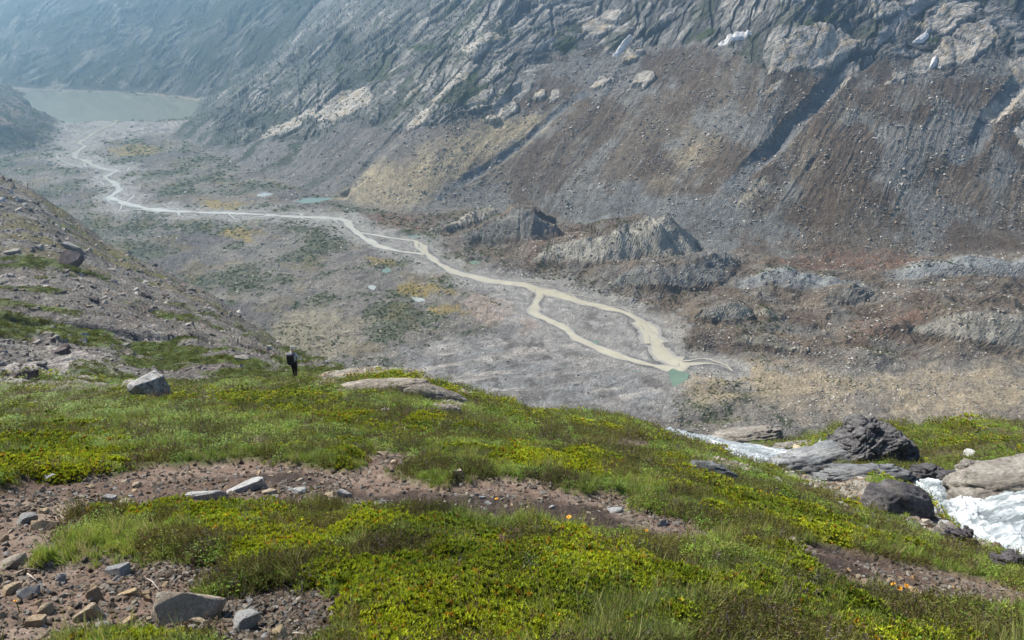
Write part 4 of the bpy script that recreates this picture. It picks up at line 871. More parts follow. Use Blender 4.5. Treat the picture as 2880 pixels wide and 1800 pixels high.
cover('grass', 'tufts of green and straw grass over the slope', 27000, veg * gw + .12 * foots, [3, 4, 5, 11], [5, 3, 2, .7], .8, (.75, .8, .8), (1.25, 1.2, 1.1), .9)
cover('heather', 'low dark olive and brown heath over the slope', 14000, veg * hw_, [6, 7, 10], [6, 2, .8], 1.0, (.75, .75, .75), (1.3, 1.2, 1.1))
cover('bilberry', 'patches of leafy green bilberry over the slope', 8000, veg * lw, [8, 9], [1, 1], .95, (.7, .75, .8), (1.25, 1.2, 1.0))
# gravel on the bare soil
CPB = src('gravel_stone', [hull_mesh('gravel_stone', 500 + k, 11, (1, .75, .5), m_pebble) for k in range(7)])
def pebble_tint(n, dark=0):
    base = np.array([(.235, .185, .14), (.32, .275, .22), (.22, .205, .185), (.16, .115, .08), (.42, .39, .34)]); k = rng.choice(5, n, p=[.34, .24, .16, .18, .08]); return base[k] * rng.uniform(.7, 1.2, (n, 1))
Q, a = pick(PN, NSH, 16000, np.clip(open_ - .2, 0, 1) * (1 - .82 * NM['peat']) * (.35 + sstep(-.2, .4, nC_)) * inview); n = len(Q); r_ = np.hypot(Q[:, 0], Q[:, 1])
s_ = np.minimum(.014 * (1 - rng.random(n)) ** -.55, .05) * np.maximum(1, r_ / 4) ** .5
scatter('gravel', 'small angular gravel strewn on the bare soil of the path', CPB, Q + np.stack([0 * s_, 0 * s_, s_ * .1], -1), rz(n, .5), np.stack([s_, s_, s_], -1), rng.integers(0, 7, n), pebble_tint(n))
Q, a = pick(PN, NSH, 2600, NM['bare'] * (1 - NM['stm']) * inview); n = len(Q); s_ = np.minimum(.07 * (1 - rng.random(n)) ** -.5, .28)
scatter('rubble', 'small stones lying on the bare bedrock beside the stream', CPB, Q, rz(n, .4), np.stack([s_, s_, s_], -1), rng.integers(0, 7, n), pebble_tint(n) * 1.1)
# rubble and turf of the middle slope, scree and scrub of the valley
CSC = src('scree_stone', [hull_mesh('scree_stone', 540 + k, 10, (1, .8, .62), m_scree) for k in range(6)])
px, py = pix(PF); rF_ = np.hypot(PF[:, 0], PF[:, 1]); vw = ((px > -120) & (px < 3000) & (py > -40) & (py < 1250)).astype(float)
def grey_tint(n, warm):
    base = np.array([(.30, .275, .245), (.40, .375, .34), (.19, .175, .16), (.25, .20, .155), (.50, .48, .45)]); k = rng.choice(5, n, p=[.3, .22, .22, .16, .10]); return base[k] * rng.uniform(.75, 1.2, (n, 1)) * np.asarray(warm)
Q, a = pick(PF, FSH, 30000, HWF * vw * (1 - HSM * .9) * (.25 + 1.0 * sstep(.3, -.1, HGR - .5))); n = len(Q); r_ = np.hypot(Q[:, 0], Q[:, 1]); s_ = np.minimum(.0018 * r_ ** .9 * (1 - rng.random(n)) ** -.5, .012 * r_)
scatter('slope_rubble', 'grey rubble strewn over the slope behind the walker', CSC, Q, rz(n, .4), np.stack([s_, s_, s_ * .8], -1), rng.integers(0, 6, n), grey_tint(n, (.75, .72, .70)))
Q, a = pick(PF, FSH, 9000, HWF * vw * HGR * (rF_ < 330)); n = len(Q); r_ = np.hypot(Q[:, 0], Q[:, 1]); s_ = rng.uniform(.7, 1.3, n) * .055 * r_
tn = np.array((.5, .55, .7)) + rng.random((n, 1)) * np.array((.45, .35, .2))
scatter('slope_turf', 'green turf and low shrubs between the rubble of the middle slope', CV, Q, rz(n, .1), np.stack([s_, s_, s_ * .45], -1), rng.choice([2, 8, 9, 6], n), tn)
talus = (FM['wall'] * (1 - .75 * FM['face']) + .8 * FM['glac'] * (1 - .9 * FM['face']) + .7 * FM['floorm'] * (1 - .55 * FM['plain']) * (FM['dw'] > 4) * (1 - FM['lk'])) * (1 - HWF) * (1 - FM['flat']) * vw + 1e-9
_u = PF[:, 0] * .82 - PF[:, 1] * .57; talus = talus * (.25 + 1.5 * sstep(-.05, .35, fbm(PF[:, 0] / 60, PF[:, 1] / 60, 410, 5)) + 1.0 * sstep(.15, .45, fbm(_u / 35, PF[:, 2] / 160, 411, 3)))
talus = talus * (1 + 1.6 * (rF_ < 820) * (1 - FM['plain']) * (1 - FM['face']))
Q, a = pick(PF, FSH, 125000, talus); n = len(Q); r_ = np.hypot(Q[:, 0], Q[:, 1]); s_ = np.minimum(.0008 * r_ * (1 - rng.random(n)) ** -.43, .005 * r_)
scatter('scree', 'pale scree boulders strewn over the valley floor and talus', CSC, Q, rz(n, .4), np.stack([s_, s_, s_ * .8], -1), rng.integers(0, 6, n), grey_tint(n, (1, .97, .92)) * (.8 + .35 * rng.random((n, 1))))
Q, a = pick(PF, FSH, 15000, (FM['green'] + .35 * FM['rock'] * (PF[:, 0] < 0) * (1 - FM['back']) + .9 * FM['spur'] * (PF[:, 2] < -330)) * (1 - HWF) * (1 - FM['flat']) * vw * (FM['dw'] > 3)); n = len(Q); r_ = np.hypot(Q[:, 0], Q[:, 1]); s_ = rng.uniform(.5, 1.4, n) * .013 * r_
tn = np.array((.35, .5, .7)) + rng.random((n, 1)) * np.array((.35, .3, .2))
scatter('valley_scrub', 'dark green alpine scrub on the valley floor and lower walls', CV, Q, rz(n, .1), np.stack([s_, s_, s_ * .8], -1), rng.choice([0, 2, 8], n), tn)

# ---------------------------------------------------------------- single things
def tag(o, label, cat, group=None):
    o['label'] = label; o['category'] = cat
    if group: o['group'] = group
    return o
def place(name, me, loc, rot=(0, 0, 0), scale=(1, 1, 1)):
    o = link(bpy.data.objects.new(name, me)); o.location = loc; o.rotation_euler = rot; o.scale = scale; return o
SHAPES = {}
def shape(m, k):
    key = (m.name, k)
    if key not in SHAPES: SHAPES[key] = hull_mesh('stone', 700 + k, (12, 14, 17)[k % 3], (1, 1, 1), m, (.035, .05, .07)[k % 3], (.52, .62, .74)[k % 3], .06)
    return SHAPES[key]
def slope_tilt(x, y):
    e = .15; return math.atan2(float(hill_base(np.array([x]), np.array([y + e]))[0] - hill_base(np.array([x]), np.array([y - e]))[0]), 2 * e)
ST = []   # photo x0, x1, y0, y1, material, label, tilt about the view axis in degrees
def S(x0, x1, y0, y1, m, label, roll=0, group=None, name='stone', cat='stone', depth=.8): ST.append((x0, x1, y0, y1, m, label, roll, group, name, cat, depth))
S(462, 606, 1636, 1752, m_tan, 'big tan block half buried in the bare soil, largest stone of the lower patch', 6, depth=1.0)
S(648, 728, 1716, 1776, m_greystone, 'pale grey rounded stone near the bottom edge of the bare soil', -20)
S(772, 812, 1744, 1800, m_tan, 'upright pointed tan stone standing in the soil at the bottom edge', -30)
S(541, 592, 1728, 1758, m_tan, 'flat cream stone just in front of the big tan block')
S(222, 280, 1698, 1744, m_tan, 'long tilted cream stone in the gravel below the orange pair', -28)
S(165, 192, 1607, 1638, m_greystone, 'small grey stone under the tufted turf edge')
S(308, 366, 1578, 1620, m_greystone, 'blue grey tilted stone with a twig below the turf island', -24)
S(252, 288, 1642, 1690, m_orange, 'rusty brown upright stone in the lower gravel', -20)
S(113, 156, 1690, 1722, m_tan, 'tan wedge stone in the gravel of the lower patch', -25)
S(64, 108, 1647, 1680, m_greystone, 'smooth light grey oval stone near the dead twigs', -12)
S(6, 54, 1640, 1674, m_tan, 'brown tan stone at the edge of the picture under the twigs', -25)
S(400, 428, 1656, 1677, m_orange, 'upper stone of the small orange pair beside the big block')
S(408, 432, 1671, 1691, m_orange, 'lower stone of the small orange pair beside the big block')
S(336, 386, 1650, 1675, m_tan, 'long flat brown stone uphill of the orange pair', -18)
S(277, 318, 1740, 1767, m_greystone, 'grey stone touching the low juniper at the bottom')
S(86, 128, 1735, 1762, m_tan, 'blocky tan stone by the low juniper at the bottom')
S(348, 394, 1735, 1762, m_tan, 'flat pale tan stone among the gravel above the low juniper', -15)
S(8, 76, 1560, 1598, m_tan, 'broad pale slab lying in the gravel beside the dark turf edge', -14)
S(100, 156, 1453, 1491, m_tan, 'pale round topped stone against the grass at the path bend')
S(49, 98, 1443, 1477, m_greystone, 'grey wedge stone left of the pale round stone on the path', -8)
S(112, 138, 1423, 1443, m_tan, 'small brown stone on the path above the grey wedge')
S(520, 642, 1369, 1408, m_greystone, 'lower of the two long grey slabs across the path', -9, name='rock_slab', cat='slab', depth=.5)
S(622, 744, 1334, 1384, m_greystone, 'upper of the two long grey slabs across the path', -14, name='rock_slab', cat='slab', depth=.5)
S(342, 390, 1393, 1420, m_tan, 'low pale stone at the path edge above the turf island')
S(293, 326, 1389, 1408, m_greystone, 'whitish oval stone on the path left of the slabs')
S(736, 780, 1370, 1392, m_tan, 'cream stone just right of the upper slab')
S(372, 402, 1358, 1372, m_tan, 'small pale stone midway on the upper path')
S(426, 450, 1358, 1372, m_tan, 'small tan stone next above the slabs on the path')
S(126, 156, 1340, 1357, m_greystone, 'white stone at the far edge of the upper path')
S(820, 866, 1372, 1388, m_greystone, 'thin grey flake on the path right of the slabs', -8)
S(950, 997, 1371, 1400, m_greystone, 'pale bulky stone on the path above the white stone')
S(904, 930, 1397, 1416, m_tan, 'tan stone in the little heap on the path')
S(1050, 1104, 1397, 1428, m_palerock, 'bright white stone at the near edge of the path')
S(1102, 1128, 1412, 1430, m_tan, 'tan stone touching the bright white stone')
S(1134, 1154, 1411, 1429, m_tan, 'small cream stone second right of the bright white stone')
S(1098, 1118, 1287, 1304, m_tan, 'cream stone in the dirt spur above the path')
S(1062, 1092, 1268, 1278, m_tan, 'flat stone on top of the dirt spur, left of the stacked flakes')
S(1082, 1104, 1260, 1270, m_greystone, 'flat flake at the very top of the dirt spur')
S(1120, 1130, 1277, 1288, m_tan, 'tiny stone on the right edge of the dirt spur')
S(1346, 1368, 1391, 1405, m_greystone, 'grey stone on the dark peat of the path')
S(1509, 1526, 1395, 1407, m_tan, 'lowest of three cream pebbles on the dark peat')
S(1522, 1538, 1379, 1391, m_tan, 'topmost of three cream pebbles on the dark peat')
S(1526, 1540, 1391, 1402, m_tan, 'middle of three cream pebbles on the dark peat')
S(1544, 1562, 1417, 1431, m_greystone, 'pale pebble alone on the dark peat below the trio')
S(1702, 1754, 1423, 1442, m_greystone, 'grey flat slab jutting from the peat at the right end of the path', -8)
S(1844, 1878, 1455, 1481, m_palerock, 'white stone in the heath at the right end of the path')
S(743, 780, 1141, 1155, m_palerock, 'pale flat stone in the turf below the walker')
S(886, 914, 1174, 1192, m_palerock, 'white knobbly stone in the turf right below the walker')
S(552, 580, 1151, 1161, m_palerock, 'small pale stone in the turf right of the big boulder')
S(1050, 1099, 1138, 1160, m_palerock, 'grey lichened rock in the turf under the crest')
S(1131, 1157, 1179, 1196, m_tan, 'brown grey stone in the turf below the lichened rock')
S(1264, 1302, 1321, 1336, m_tan, 'flat tan stone in the grass just above the path')
S(88, 108, 1125, 1139, m_palerock, 'pale wedge stone on the turf edge left of the big boulder')
S(0, 20, 1149, 1162, m_palerock, 'pale stone on the turf edge at the picture border')
S(515, 560, 1223, 1234, m_tan, 'low flat tan stone in the heath above the upper path')
S(468, 486, 1229, 1240, m_palerock, 'little white stone in the heath left of the flat tan one')
S(2157, 2205, 1338, 1361, m_palerock, 'pale rounded stone in the turf below the lower stream')
S(2183, 2220, 1395, 1426, m_palerock, 'whitish upright stone at the head of the small dirt track')
S(2205, 2240, 1503, 1534, m_tan, 'pale stone in the turf above the right hand peat scar', -30)
S(2450, 2488, 1483, 1502, m_tan, 'tan stone at the grass edge below the bank cobbles')
S(2425, 2447, 1475, 1491, m_greystone, 'grey stone beside the tan one below the bank cobbles')
S(2356, 2373, 1409, 1423, m_greystone, 'grey stone in the grass of the stream bank')
S(2336, 2352, 1413, 1422, m_palerock, 'flat white stone in the grass of the stream bank')
S(2374, 2434, 1626, 1655, m_tan, 'long cream slab at the near edge of the right path', -14)
S(2713, 2740, 1255, 1283, m_greystone, 'square grey rock on the green mound beyond the stream')
S(2516, 2540, 1264, 1290, m_greystone, 'grey block at the foot of the dark outcrop')
S(2225, 2275, 1249, 1272, m_tan, 'smooth tan boulder beside the lower stream', name='boulder', cat='boulder')
S(2018, 2070, 1207, 1227, m_palerock, 'long pale rock beyond the head of the lower stream')
S(2448, 2462, 1580, 1592, m_tan, 'small stone on the right path under the turf')
S(2330, 2350, 1345, 1352, m_palerock, 'small pale stone among turf below the ribbed slab')
S(372, 490, 1062, 1120, m_palerock, 'big whitish lichen speckled boulder on the crest of the turf', 0, name='boulder', cat='boulder', depth=.9)
ST[-1] = (372, 486, 1063, 1122) + ST[-1][4:]
S(344, 394, 1066, 1090, m_midrock, 'grey boulder just behind the big whitish boulder', 0, name='boulder', cat='boulder')
S(50, 103, 1040, 1064, m_brownrock, 'dark brown boulder at the end of the pale rock patch', 0, name='boulder', cat='boulder')
S(168, 230, 706, 756, m_brownrock, 'huge dark brown boulder tilted on the rubble slope', 24, name='boulder', cat='boulder')
S(253, 282, 836, 853, m_brownrock, 'dark boulder on the rubble slope below the huge one', 10, name='boulder', cat='boulder')
S(400, 434, 820, 839, m_brownrock, 'dark flat boulder near the right edge of the rubble slope', 10, name='boulder', cat='boulder')
S(660, 704, 995, 1016, m_midrock, 'brown flat boulder on the slope behind the walker', 14, name='boulder', cat='boulder')
S(824, 838, 968, 980, m_palerock, 'small white boulder right above the walker', 0, name='boulder', cat='boulder')
S(751, 765, 970, 982, m_palerock, 'white boulder on the slope up and left of the walker', 0, name='boulder', cat='boulder')
S(150, 196, 978, 999, m_brownrock, 'dark rounded boulder beside the rubble heap', 0, name='boulder', cat='boulder')
S(150, 172, 940, 956, m_midrock, 'grey boulder at the top of the rubble heap', 0, name='boulder', cat='boulder')
S(232, 250, 936, 948, m_palerock, 'white boulder at the edge of the dark stream cut', 0, name='boulder', cat='boulder')
S(340, 366, 964, 974, m_midrock, 'tan boulder below the dark stream cut', 0, name='boulder', cat='boulder')
S(100, 124, 685, 702, m_midrock, 'tan boulder high on the rubble slope left of the huge dark one', 0, name='boulder', cat='boulder')
S(178, 240, 682, 710, m_midrock, 'broad pale bedrock knob just above the huge dark boulder', 12, name='boulder', cat='boulder')
S(18, 56, 698, 718, m_midrock, 'grey brown boulder near the left border of the rubble slope', 0, name='boulder', cat='boulder')
S(0, 34, 1030, 1056, m_midrock, 'grey boulders edge at the border beside the pale rock patch', 0, name='boulder', cat='boulder')
S(110, 134, 1022, 1032, m_midrock, 'grey stone at the head of the pale rock patch', 0, name='boulder', cat='boulder')
P_ = G([((s[0] + s[1]) / 2, s[3]) for s in ST])
for k, (s, p) in enumerate(zip(ST, P_)):
    x0, x1, y0, y1, m, label, roll, group, name, cat, dpt = s
    D = math.sqrt(p[0] ** 2 + p[1] ** 2 + (p[2] - CZ) ** 2); wd = (x1 - x0) * D / FPX * .98; vh = (y1 - y0) * D / FPX
    tl = slope_tilt(p[0], p[1]); dd = wd * dpt; hh = max(vh * 1.15, wd * .22) if p[1] > 0 else vh
    c = p + np.array([p[0], p[1], 0]) / (math.hypot(p[0], p[1]) + 1e-6) * dd * .35
    c[2] = float(hill_ground(c[:1], c[1:2])[0]) + hh * (.16 if name == 'boulder' else .06)
    bl = name == 'boulder'
    if x0 == 372: hh *= 1.4; wd *= .8; dd *= .85; c[2] += hh * .12
    elif bl: hh *= 1.1; wd *= .9
    o = place(name, shape(m, k % 9), c, (tl * (.25 if bl else .8), R(roll), R((k * 47) % 40 - 20)), (wd * 1.06, dd, hh))
    tag(o, label, cat, group)

# look-alike stones, one object each
def soil_points(poly, n, gap, edge=0.0):
    out = []; lo, hi = poly.min(0), poly.max(0); tries = 0
    while len(out) < n and tries < 6000:
        tries += 1; q = lo + rng.random(2) * (hi - lo)
        if inside(q[:1], q[1:], poly)[0] and all((q[0] - e[0]) ** 2 + (q[1] - e[1]) ** 2 > gap * gap for e in out): out.append(q)
    return out
ORD = ['', 'second ', 'third ', 'fourth ', 'fifth ', 'sixth ', 'seventh ', 'eighth ', 'ninth ', 'tenth ', 'eleventh ', 'twelfth ']
USED = {}
def lookalikes(poly, n, gap, wlo, whi, mats, noun, anchors, group, name='stone', cat='stone'):
    """anchors: (photo x, photo y, how that landmark is called); each label counts outwards from its nearest landmark"""
    pts = soil_points(poly, n, gap)
    if not pts: return
    Q = np.array(pts); z_ = hill_ground(Q[:, 0], Q[:, 1]); ax_, ay_ = pix(np.column_stack([Q, z_])); A = np.array([(q[0], q[1]) for q in anchors])
    dd = np.hypot(ax_[:, None] - A[:, 0], (ay_[:, None] - A[:, 1]) * 1.6); near_ = dd.argmin(1)
    for k in np.argsort(dd.min(1)):
        q = Q[k]; m = mats[k % len(mats)]; ex, ey = ax_[k] - A[near_[k], 0], ay_[k] - A[near_[k], 1]
        where = 'right of' if ex > 2.4 * abs(ey) else 'left of' if -ex > 2.4 * abs(ey) else ('above' if ey < 0 else 'below') + (' right of' if ex > .9 * abs(ey) else ' left of' if -ex > .9 * abs(ey) else '')
        colr_ = {'tan_stone': 'tan', 'grey_stone': 'grey', 'orange_stone': 'rusty', 'pale_boulder': 'whitish', 'rubble_boulder': 'grey brown', 'brown_boulder': 'dark'}[m.name]
        key = (colr_, noun, where, anchors[near_[k]][2]); i = USED.get(key, 0); USED[key] = i + 1
        wd = wlo + (whi - wlo) * rng.random() ** 2.2; h_ = wd * rng.uniform(.35, .7)
        o = place(name, shape(m, int(rng.integers(0, 9))), (q[0], q[1], z_[k] + h_ * .08), (slope_tilt(*q) * .6, rng.normal(0, .3), rng.uniform(0, 6.28)), (wd, wd * rng.uniform(.55, .9), h_))
        tag(o, '%s%s %s %s the %s' % (ORD[min(i, 11)], colr_, noun, where, anchors[near_[k]][2]), cat, group)
AN_LOW = [(535, 1700, 'big tan block'), (688, 1750, 'pale rounded stone near the bottom edge'), (250, 1720, 'long tilted cream stone'), (337, 1600, 'blue grey tilted stone'), (415, 1673, 'small orange pair'), (85, 1663, 'smooth grey oval stone'), (42, 1580, 'broad pale slab by the turf edge'), (135, 1706, 'tan wedge stone'), (792, 1775, 'upright pointed stone')]
AN_UP = [(580, 1390, 'lower long slab'), (683, 1358, 'upper long slab'), (128, 1472, 'pale round topped stone'), (73, 1460, 'grey wedge stone'), (310, 1398, 'whitish oval stone on the path'), (973, 1386, 'bulky pale stone on the path'), (141, 1348, 'white stone at the far path edge'), (42, 1580, 'broad pale slab by the turf edge'), (1090, 1280, 'dirt spur'), (388, 1365, 'small pale stone midway on the path')]
AN_PEAT = [(1728, 1432, 'flat slab jutting from the peat'), (1525, 1392, 'three cream pebbles'), (1357, 1398, 'grey stone on the peat'), (1077, 1412, 'bright white stone'), (1860, 1468, 'white stone in the heath')]
AN_R = [(2525, 1663, 'three orange flowers'), (2404, 1640, 'long cream slab'), (2880, 1700, 'end of the right path')]
AN_BANK = [(2520, 1390, 'dark purple boulder'), (2720, 1510, 'wet rock edge'), (2470, 1492, 'tan stone at the grass edge'), (2600, 1440, 'head of the near bank')]
AN_HEAP = [(172, 988, 'dark rounded boulder'), (160, 948, 'grey boulder at the heap top'), (76, 1052, 'dark brown boulder'), (60, 970, 'heap edge at the border')]
lookalikes(H([(20,1600),(400,1600),(560,1640),(760,1680),(960,1780),(700,1795),(500,1760),(200,1760),(20,1790)]), 78, .045, .022, .07, [m_tan, m_tan, m_greystone], 'small stone', AN_LOW, 'small stones of the lower bare patch')
lookalikes(H([(0,1400),(330,1335),(760,1305),(1000,1340),(900,1395),(600,1410),(300,1420),(130,1470),(90,1560),(0,1600)]), 66, .10, .045, .12, [m_tan, m_greystone, m_tan], 'small stone', AN_UP, 'small stones of the upper path')
lookalikes(H([(1000,1380),(1500,1370),(1750,1430),(1900,1490),(1700,1485),(1300,1440),(1000,1420)]), 24, .12, .04, .09, [m_tan, m_greystone], 'pebble', AN_PEAT, 'pebbles on the dark peat')
lookalikes(H([(2380,1580),(2700,1640),(2880,1690),(2880,1715),(2600,1680),(2400,1640)]), 30, .10, .04, .11, [m_tan, m_orange, m_tan], 'small stone', AN_R, 'small stones of the right path')
lookalikes(H([(2490,1430),(2560,1415),(2640,1450),(2720,1520),(2700,1530),(2600,1500),(2500,1455)]), 48, .26, .14, .36, [m_palerock, m_greystone, m_midrock], 'cobble', AN_BANK, 'cobbles heaped on the stream bank', 'cobble', 'cobble')
lookalikes(H([(1900,1222),(2080,1278),(2230,1318),(2230,1328),(2060,1285),(1890,1228)]), 16, .8, .35, 1.0, [m_palerock, m_greystone], 'stone', [(2180, 1348, 'pale rounded stone in the turf'), (2000, 1300, 'bedrock strip by the lower stream')], 'stones along the lower stream')
lookalikes(H([(60,960),(200,950),(260,990),(180,1010),(60,990)]), 28, 1.3, .7, 1.9, [m_midrock, m_brownrock, m_midrock], 'boulder', AN_HEAP, 'boulders of the rubble heap', 'boulder', 'boulder')

# rock outcrops
def jointed(name, seed, m, x0, x1, y0, y1, label, tilt=28, nb=11, depth=.7, cat='rock'):
    """outcrop of angular blocks broken along tilted joints, one solid rock"""
    rg = np.random.default_rng(seed); p = G([((x0 + x1) / 2, y1)])[0]; D = math.sqrt(p[0] ** 2 + p[1] ** 2 + (p[2] - CZ) ** 2); wd = (x1 - x0) * D / FPX; hh = (y1 - y0) * D / FPX * 1.35
    bm = bmesh.new(); u = np.array([p[0], p[1], 0]) / math.hypot(p[0], p[1])
    for k in range(nb):
        f = (k + .5) / nb - .5; prof = 1 - (abs(f) * 1.7) ** 1.6
        d = np.array([rg.uniform(.24, .42) * wd, rg.uniform(.5, .9) * wd * depth, rg.uniform(.5, 1.0) * hh * max(prof, .25)]); me = hull_mesh('block', seed * 31 + k, 15, d, m, .05, .6, .06)
        M = Matrix.Translation((f * wd * .8, rg.uniform(-.2, .25) * wd * depth, d[2] * .3 + rg.uniform(-.05, .12) * hh * max(prof, .2))) @ Matrix.Rotation(R(-tilt + rg.uniform(-12, 12)), 4, 'Y') @ Matrix.Rotation(rg.uniform(-.5, .5), 4, 'Z')
        me.transform(M); bm.from_mesh(me); bpy.data.meshes.remove(me)
    tm = bpy.data.meshes.new('tmp'); bm.to_mesh(tm); bm.free(); to = link(bpy.data.objects.new('tmp', tm)); rm = to.modifiers.new('fuse', 'REMESH'); rm.mode = 'VOXEL'; rm.voxel_size = wd / 62
    sm_ = to.modifiers.new('wear', 'SMOOTH'); sm_.iterations = 1; sm_.factor = .35
    me = bpy.data.meshes.new_from_object(to.evaluated_get(bpy.context.evaluated_depsgraph_get())); bpy.data.objects.remove(to); me.name = name; me.materials.clear(); me.materials.append(m)
    nv = len(me.vertices); co = np.empty(nv * 3, np.float32); nr = np.empty(nv * 3, np.float32); me.vertices.foreach_get('co', co); me.vertex_normals.foreach_get('vector', nr); co = co.reshape(-1, 3); nr = nr.reshape(-1, 3); e = co / (wd * .5); ta = R(tilt)
    tn_ = e[:, 2] * math.cos(ta) - e[:, 0] * math.sin(ta) + .2 * e[:, 1]; q1 = e[:, 0] + .6 * e[:, 1]; w2 = worley(q1 * 3.2, tn_ * 7 + .4 * fbm(e[:, 0] * 2, e[:, 1] * 2, seed, 2), seed % 40)
    dsp = .05 * ridged(q1 * 1.6, tn_ * 6, seed, 3, .6) + .07 * (w2[2] - .5) - .05 * sstep(.2, 0, w2[1] - w2[0]) + .05 * fbm(e[:, 0] * 4, e[:, 2] * 4 + e[:, 1] * 3, seed + 5, 4)
    co = co + nr * (dsp * wd * .42)[:, None]; me.vertices.foreach_set('co', co.astype(np.float32).ravel()); me.polygons.foreach_set('use_smooth', np.zeros(len(me.polygons), bool)); me.update()
    c = p + u * wd * depth * .35; c[2] = float(hill_base(c[:1], c[1:2])[0]) - hh * .06
    return tag(place(name, me, c, (slope_tilt(c[0], c[1]) * .5, 0, 0)), label, cat)
def outcrop(name, seed, m, x0, x1, y0, y1, label, depth=.8, sink=.3, amp=.22, roll=0, cat='rock', strat=5.0, yaw=0, div=5):
    p = G([((x0 + x1) / 2, y1)])[0]; D = math.sqrt(p[0] ** 2 + p[1] ** 2 + (p[2] - CZ) ** 2); wd = (x1 - x0) * D / FPX; hh = (y1 - y0) * D / FPX
    bm = bmesh.new(); bmesh.ops.create_icosphere(bm, subdivisions=div, radius=1.0); co = np.array([v_.co for v_ in bm.verts])
    e = np.sign(co) * np.abs(co) ** .82; q = e[:, 2] * strat + e[:, 0] * strat * .45 + 1.2 * fbm(e[:, 0] * 1.1, e[:, 1] * 1.1, seed + 5, 2)
    lay = 1 - 2 * np.abs((q * .5) % 1 - .5); steps = np.abs(perlin(q * 1.3, e[:, 1] * .8 + seed, seed))
    tn_ = e[:, 0] * -.5 + e[:, 1] * .2 + e[:, 2] * .85; q1, q2 = e[:, 0] * .8 + e[:, 2] * .5, e[:, 1] * .9 + e[:, 0] * .2; bend = .35 * fbm(e[:, 0] * 1.5 + seed, e[:, 1] * 1.5 + e[:, 2], seed, 2)
    wf = worley(q1 * 1.9 + q2 * .6 + seed, tn_ * strat * .42 + bend, seed % 40); w2 = worley(q1 * 4.5 + q2 * 2, tn_ * strat * .9 + bend + q2, (seed + 9) % 40); ang = wf[2] * 44
    rad = 1 + amp * .8 * fbm(e[:, 0] * 1.4 + e[:, 2], e[:, 1] * 1.4 - e[:, 2] * .6, seed, 3) + amp * .7 * (wf[2] - .5) + amp * .5 * (wf[3] * np.cos(ang) + wf[4] * np.sin(ang)) - amp * .45 * sstep(.2, 0, wf[1] - wf[0]) + amp * .35 * (w2[2] - .5) - amp * .25 * sstep(.22, 0, w2[1] - w2[0]) + amp * .25 * fbm(q1 * 5, tn_ * 9, seed + 3, 3, .6)
    e = e * rad[:, None]; e = e / np.abs(e).max(0)
    for v_, c in zip(bm.verts, e): v_.co = Vector(c)
    me = bpy.data.meshes.new(name); bm.to_mesh(me); bm.free(); me.materials.append(m); me.polygons.foreach_set('use_smooth', np.ones(len(me.polygons), bool))
    a, b_, c_ = wd / 2, wd * depth / 2, hh * .62
    u = np.array([p[0], p[1], 0]) / math.hypot(p[0], p[1]); c = p + u * b_ * .8; c[2] = float(hill_base(c[:1], c[1:2])[0]) + c_ * (1 - 2 * sink)
    bmat = Matrix.Diagonal((a, b_, c_, 1)); me.transform(bmat)
    o = place(name, me, c, (slope_tilt(c[0], c[1]) * .7, -R(roll), R(yaw))); return tag(o, label, cat)
jointed('rock_outcrop', 61, m_darkrock, 2360, 2570, 1166, 1305, 'dark folded rock outcrop rising beyond the stream', 30, 18)
jointed('rock_outcrop', 62, m_darkrock, 2310, 2440, 1212, 1278, 'dark broken shoulder left of the tall outcrop', 34, 8)
outcrop('rock_slab', 63, m_ribbed, 2160, 2470, 1240, 1335, 'ribbed grey slab sloping into the lower stream', .55, .42, .13, 12, 'slab', 9)
outcrop('rock_slab', 64, m_ribbed, 2280, 2560, 1285, 1345, 'low grey wet ledge under the ribbed slab', .5, .42, .2, 5, 'slab', 9)
outcrop('boulder', 65, m_wetrock, 2432, 2610, 1332, 1440, 'dark purple brown boulder beside the head of the rapids', .7, .32, .12, -20, 'boulder', 3)
outcrop('rock_outcrop', 66, m_tanrock, 2690, 3040, 1300, 1408, 'light brown bedrock knob on the far bank of the rapids', .6, .52, .11, 14, 'rock', 3)
outcrop('boulder', 67, m_wetrock, 2555, 2645, 1322, 1362, 'black wet boulder at the far edge of the foam', .8, .3, .25, 0, 'boulder', 4)
outcrop('boulder', 68, m_wetrock, 2630, 2690, 1335, 1368, 'black wet boulder on the far bank beside the green mound', .8, .3, .25, 0, 'boulder', 4)
outcrop('boulder', 69, m_midrock, 2690, 2760, 1295, 1340, 'rounded brown boulder on the mound edge above the rapids', .8, .3, .2, 0, 'boulder', 4)
jointed('rock_outcrop', 71, m_wetrock, 2645, 2745, 1462, 1530, 'dark wet rock edge along the near bank of the rapids', -20, 8, .5)
jointed('rock_outcrop', 72, m_wetrock, 2790, 2920, 1562, 1610, 'wet dark ledge at the near bank by the picture border', -18, 7, .5)
outcrop('rock_slab', 73, m_tanrock, 890, 1240, 1032, 1096, 'pale whaleback of bedrock on the crest right of the walker', .3, .56, .10, 6, 'slab', 2)
outcrop('rock_slab', 74, m_tanrock, 1130, 1340, 1064, 1128, 'long pale bedrock rim descending along the crest', .3, .60, .10, -18, 'slab', 2)
outcrop('rock_slab', 75, m_tanrock, 1226, 1302, 1110, 1172, 'grey bedrock patch set into the turf under the crest', .6, .55, .12, -20, 'slab', 5)
outcrop('rock_slab', 76, m_tanrock, 2180, 2340, 1226, 1262, 'rusty tan bedrock beyond the lower stream', .6, .45, .12, 4, 'slab', 4)
outcrop('rock_slab', 77, m_ribbed, 1920, 2090, 1274, 1345, 'grey bedrock strip in the turf beside the lower stream', .4, .5, .14, -22, 'slab', 5)
outcrop('rock_slab', 78, m_tanrock, 1960, 2200, 1205, 1250, 'pale bedrock bank with turf behind the lower stream', .5, .5, .14, 10, 'slab', 4)

